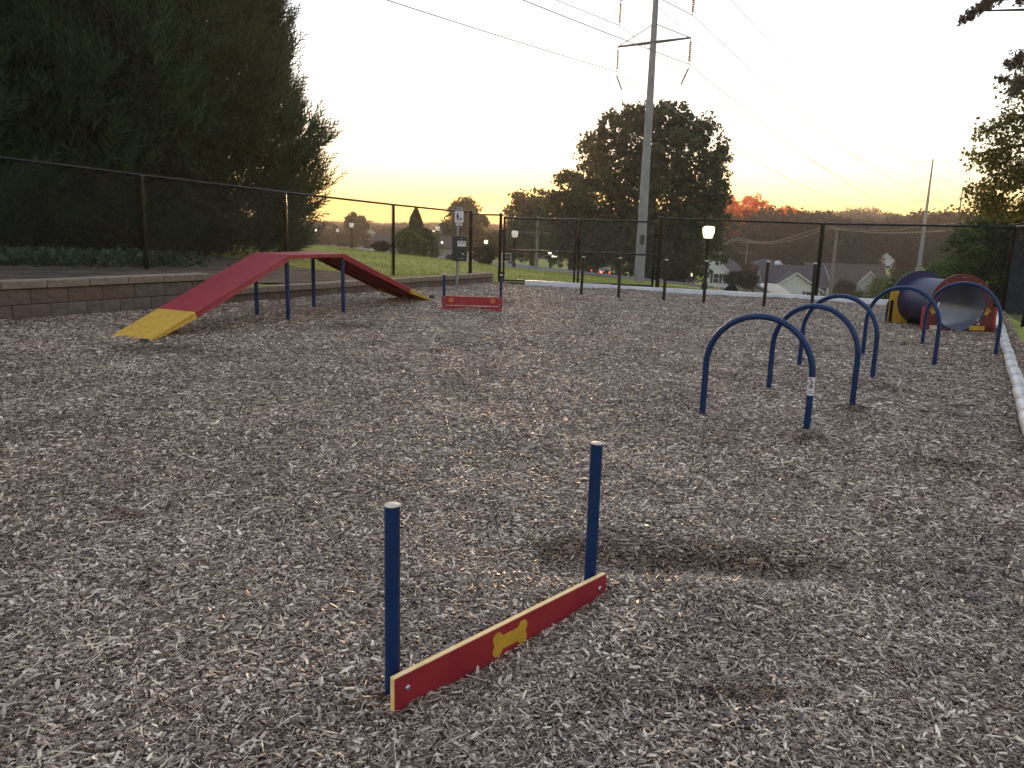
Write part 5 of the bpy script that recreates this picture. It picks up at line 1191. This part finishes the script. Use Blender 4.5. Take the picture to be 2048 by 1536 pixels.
# placed trees: px, top y, width px, distance, material, label
WT = [(1020, 442, 46, 118, 'leafd', 'dark tree behind the lantern lamp at the gate'), (1105, 448, 60, 100, 'oak', 'dark tree left of the gate middle, behind the wooden pole'), (1160, 470, 60, 150, 'leafg', 'greenish tree seen through the middle of the double gate'),
      (1215, 470, 70, 150, 'oak', 'dark tree behind the right gate leaf'), (985, 455, 50, 130, 'leafd', 'dim tree behind the narrow fence panel'), (1340, 468, 70, 96, 'leafg', 'tree just left of the glowing lantern'), (1385, 455, 66, 120, 'leafd', 'dark tree behind the glowing lantern'),
      (1350, 505, 56, 84, 'leafg', 'lower tree beside the third weave pole top'), (1440, 470, 70, 165, 'leafd', 'dark tree above the white house with porch light'), (1480, 480, 60, 170, 'leafb', 'bronze tree left of the hip roofed house'), (1500, 515, 40, 120, 'leafb', 'bare brown tree between two white houses'),
      (1470, 500, 44, 150, 'leafd', 'dark tree touching the gabled roof on the left'), (1540, 478, 70, 190, 'leafb', 'bronze tree behind the hip roofed house'), (1600, 472, 70, 195, 'leafb', 'bronze tree above the near gabled house'), (1655, 490, 64, 180, 'leafb', 'brown tree behind the bare wooden pole'),
      (1700, 500, 56, 165, 'leafd', 'dark tree above the brown roofed house'), (1745, 500, 56, 172, 'leafb', 'brown tree left of the far pale house'), (1690, 555, 46, 126, 'leafb', 'brown tree hiding the wall of the brown roofed house'), (1765, 545, 56, 120, 'leafg', 'green tree in front of the small pale gable'), (1725, 575, 36, 112, 'leafg', 'small green tree over the white edging'),
      (1810, 505, 50, 150, 'leafb', 'brown tree right of the far pale house'), (1830, 470, 60, 200, 'leafb', 'bronze tree left of the thin steel pole'), (1880, 475, 60, 190, 'leafd', 'dark tree right of the thin steel pole'),
      (640, 462, 60, 150, 'leafd', 'dark tree at the edge of the evergreens, far left'), (690, 466, 60, 150, 'leafd', 'dark tree behind the left lantern lamps'), (735, 462, 56, 165, 'leafd', 'dark tree below the small skyline tree'), (785, 464, 56, 160, 'leafd', 'dark tree behind the thin fence post'), (880, 462, 50, 150, 'leafd', 'dark tree right of the cone conifer'), (810, 470, 50, 150, 'leafd', 'dark tree just left of the conifer spire'), (600, 468, 60, 140, 'leafd', 'dark tree glimpsed through the evergreen edge'), (560, 470, 60, 140, 'leafd', 'dark tree behind the ramp platform')]
for i, (px, py, wpx, Y, m, lab) in enumerate(WT):
    c = P(px, py, Y); zb_ = hz(c.x, Y); k = i % 3; H0 = (9.6, 10.4, 9.0)[k]; W0 = (9, 7.5, 10)[k]; s = max((c.z-zb_)/H0, 1.5/H0); sw = wpx*Y/F/W0
    if m == 'leafr': sw *= 1.25
    copy_thing(pr[k], (c.x, Y, zb_), i*1.3, (sw, sw, s), lab, M[m])
for q in pr:
    for ch in list(q.children): bpy.data.objects.remove(ch)
    bpy.data.objects.remove(q)

# --- far woods as one mass on the hill
rng = np.random.default_rng(200)
def wproto(seed):
    rng = np.random.default_rng(seed); pos, _ = clusters([(0, 0, .55, .48, .48, .42, 1), (.15, .1, .8, .25, .25, .2, .6), (-.2, -.1, .7, .28, .28, .24, .6), (0, 0, .25, .45, .45, .25, .6)], 70, .14, 18, rng, .4)
    V_, F_ = leaves(pos, .085, rng); o = nmesh('wood_shape', V_, F_, M['leafb' if seed % 2 else 'leafd']); COL.objects.unlink(o); return o
wp_ = [wproto(300+i) for i in range(4)]
n = 5200; Yd = 200+ (1100-200)*rng.random(n)**1.3; th = rng.uniform(-.52, .68, n); x = Yd*np.tan(th)
z = hout(x, Yd)
ok = (np.hypot(x-94, Yd-183) > 12) & ((x > -20+0*Yd) | (Yd > 330) | (rng.random(n) < .35))
x, y, z = x[ok], Yd[ok], z[ok]; n = len(x)
me = bpy.data.meshes.new('far_woods'); me.vertices.add(n); me.vertices.foreach_set('co', np.stack([x, y, z-.5], -1).astype(np.float32).ravel())
s = rng.uniform(7, 13, n)*np.where(x < 0, .8, 1.0); h_ = s*rng.uniform(.55, 1.25, n)*np.where(x < 30, .6, 1.0)
a = me.attributes.new('rot', 'FLOAT_VECTOR', 'POINT'); a.data.foreach_set('vector', np.stack([s*0, s*0, rng.uniform(0, 6.28, n)], -1).astype(np.float32).ravel())
a = me.attributes.new('scl', 'FLOAT_VECTOR', 'POINT'); a.data.foreach_set('vector', np.stack([s, s, h_], -1).astype(np.float32).ravel())
a = me.attributes.new('vi', 'INT', 'POINT'); a.data.foreach_set('value', rng.integers(0, 4, n).astype(np.int32))
me.materials.append(M['leafd']); o = bpy.data.objects.new('far_woods', me); COL.objects.link(o); o['kind'] = 'stuff'; o['label'] = 'wooded hills fading towards the sunset horizon'; o['category'] = 'woods'
scatter(o, wp_, True)

# --- grass blades on the near lawn
rng = np.random.default_rng(90); n = 60000; x = rng.uniform(-12, 14, n); y = 14+rng.random(n)**1.2*30
u, v = uv(x, y); bed = (v > VW-8.5-.0*u) & (v < VW) & (u < 15.2); out = (v < VW-.45) & (y > 14) & ~bed | (u > uback(np.clip(v, -11.3, 1))+.25); x, y = x[out], y[out]; z = hout(x, y); n = len(x)
a = rng.uniform(0, 6.28, n); hgt = rng.uniform(.03, .085, n); w_ = .012
tip = np.stack([x+rng.normal(0, .03, n), y+rng.normal(0, .03, n), z+hgt], -1); b0 = np.stack([x-w_*np.cos(a), y-w_*np.sin(a), z-.01], -1); b1 = np.stack([x+w_*np.cos(a), y+w_*np.sin(a), z-.01], -1)
V_ = np.stack([b0, b1, tip], 1).reshape(-1, 3); o = nmesh('grass', V_, np.arange(3*n).reshape(n, 3), leafmat('grass_blade', (.19, .24, .04), (.40, .40, .09), 1.2, .35)); o['kind'] = 'stuff'; o['label'] = 'short lawn grass beyond the fence'; o['category'] = 'grass'

# ------------------------------------------------------------------ haze
b = MB(); b.box((0, 500, 15), (3400, 2600, 90)); o = b.build('haze', mat('haze_air', (1, 1, 1))); o['kind'] = 'stuff'; o['label'] = 'thin evening haze'; o['category'] = 'haze'
m = o.data.materials[0]; m.node_tree.nodes.clear(); pv = m.node_tree.nodes.new('ShaderNodeVolumePrincipled'); ou = m.node_tree.nodes.new('ShaderNodeOutputMaterial')
pv.inputs['Density'].default_value = 0.0005; pv.inputs['Color'].default_value = (1, .88, .76, 1); pv.inputs['Anisotropy'].default_value = .6
m.node_tree.links.new(pv.outputs[0], ou.inputs['Volume'])
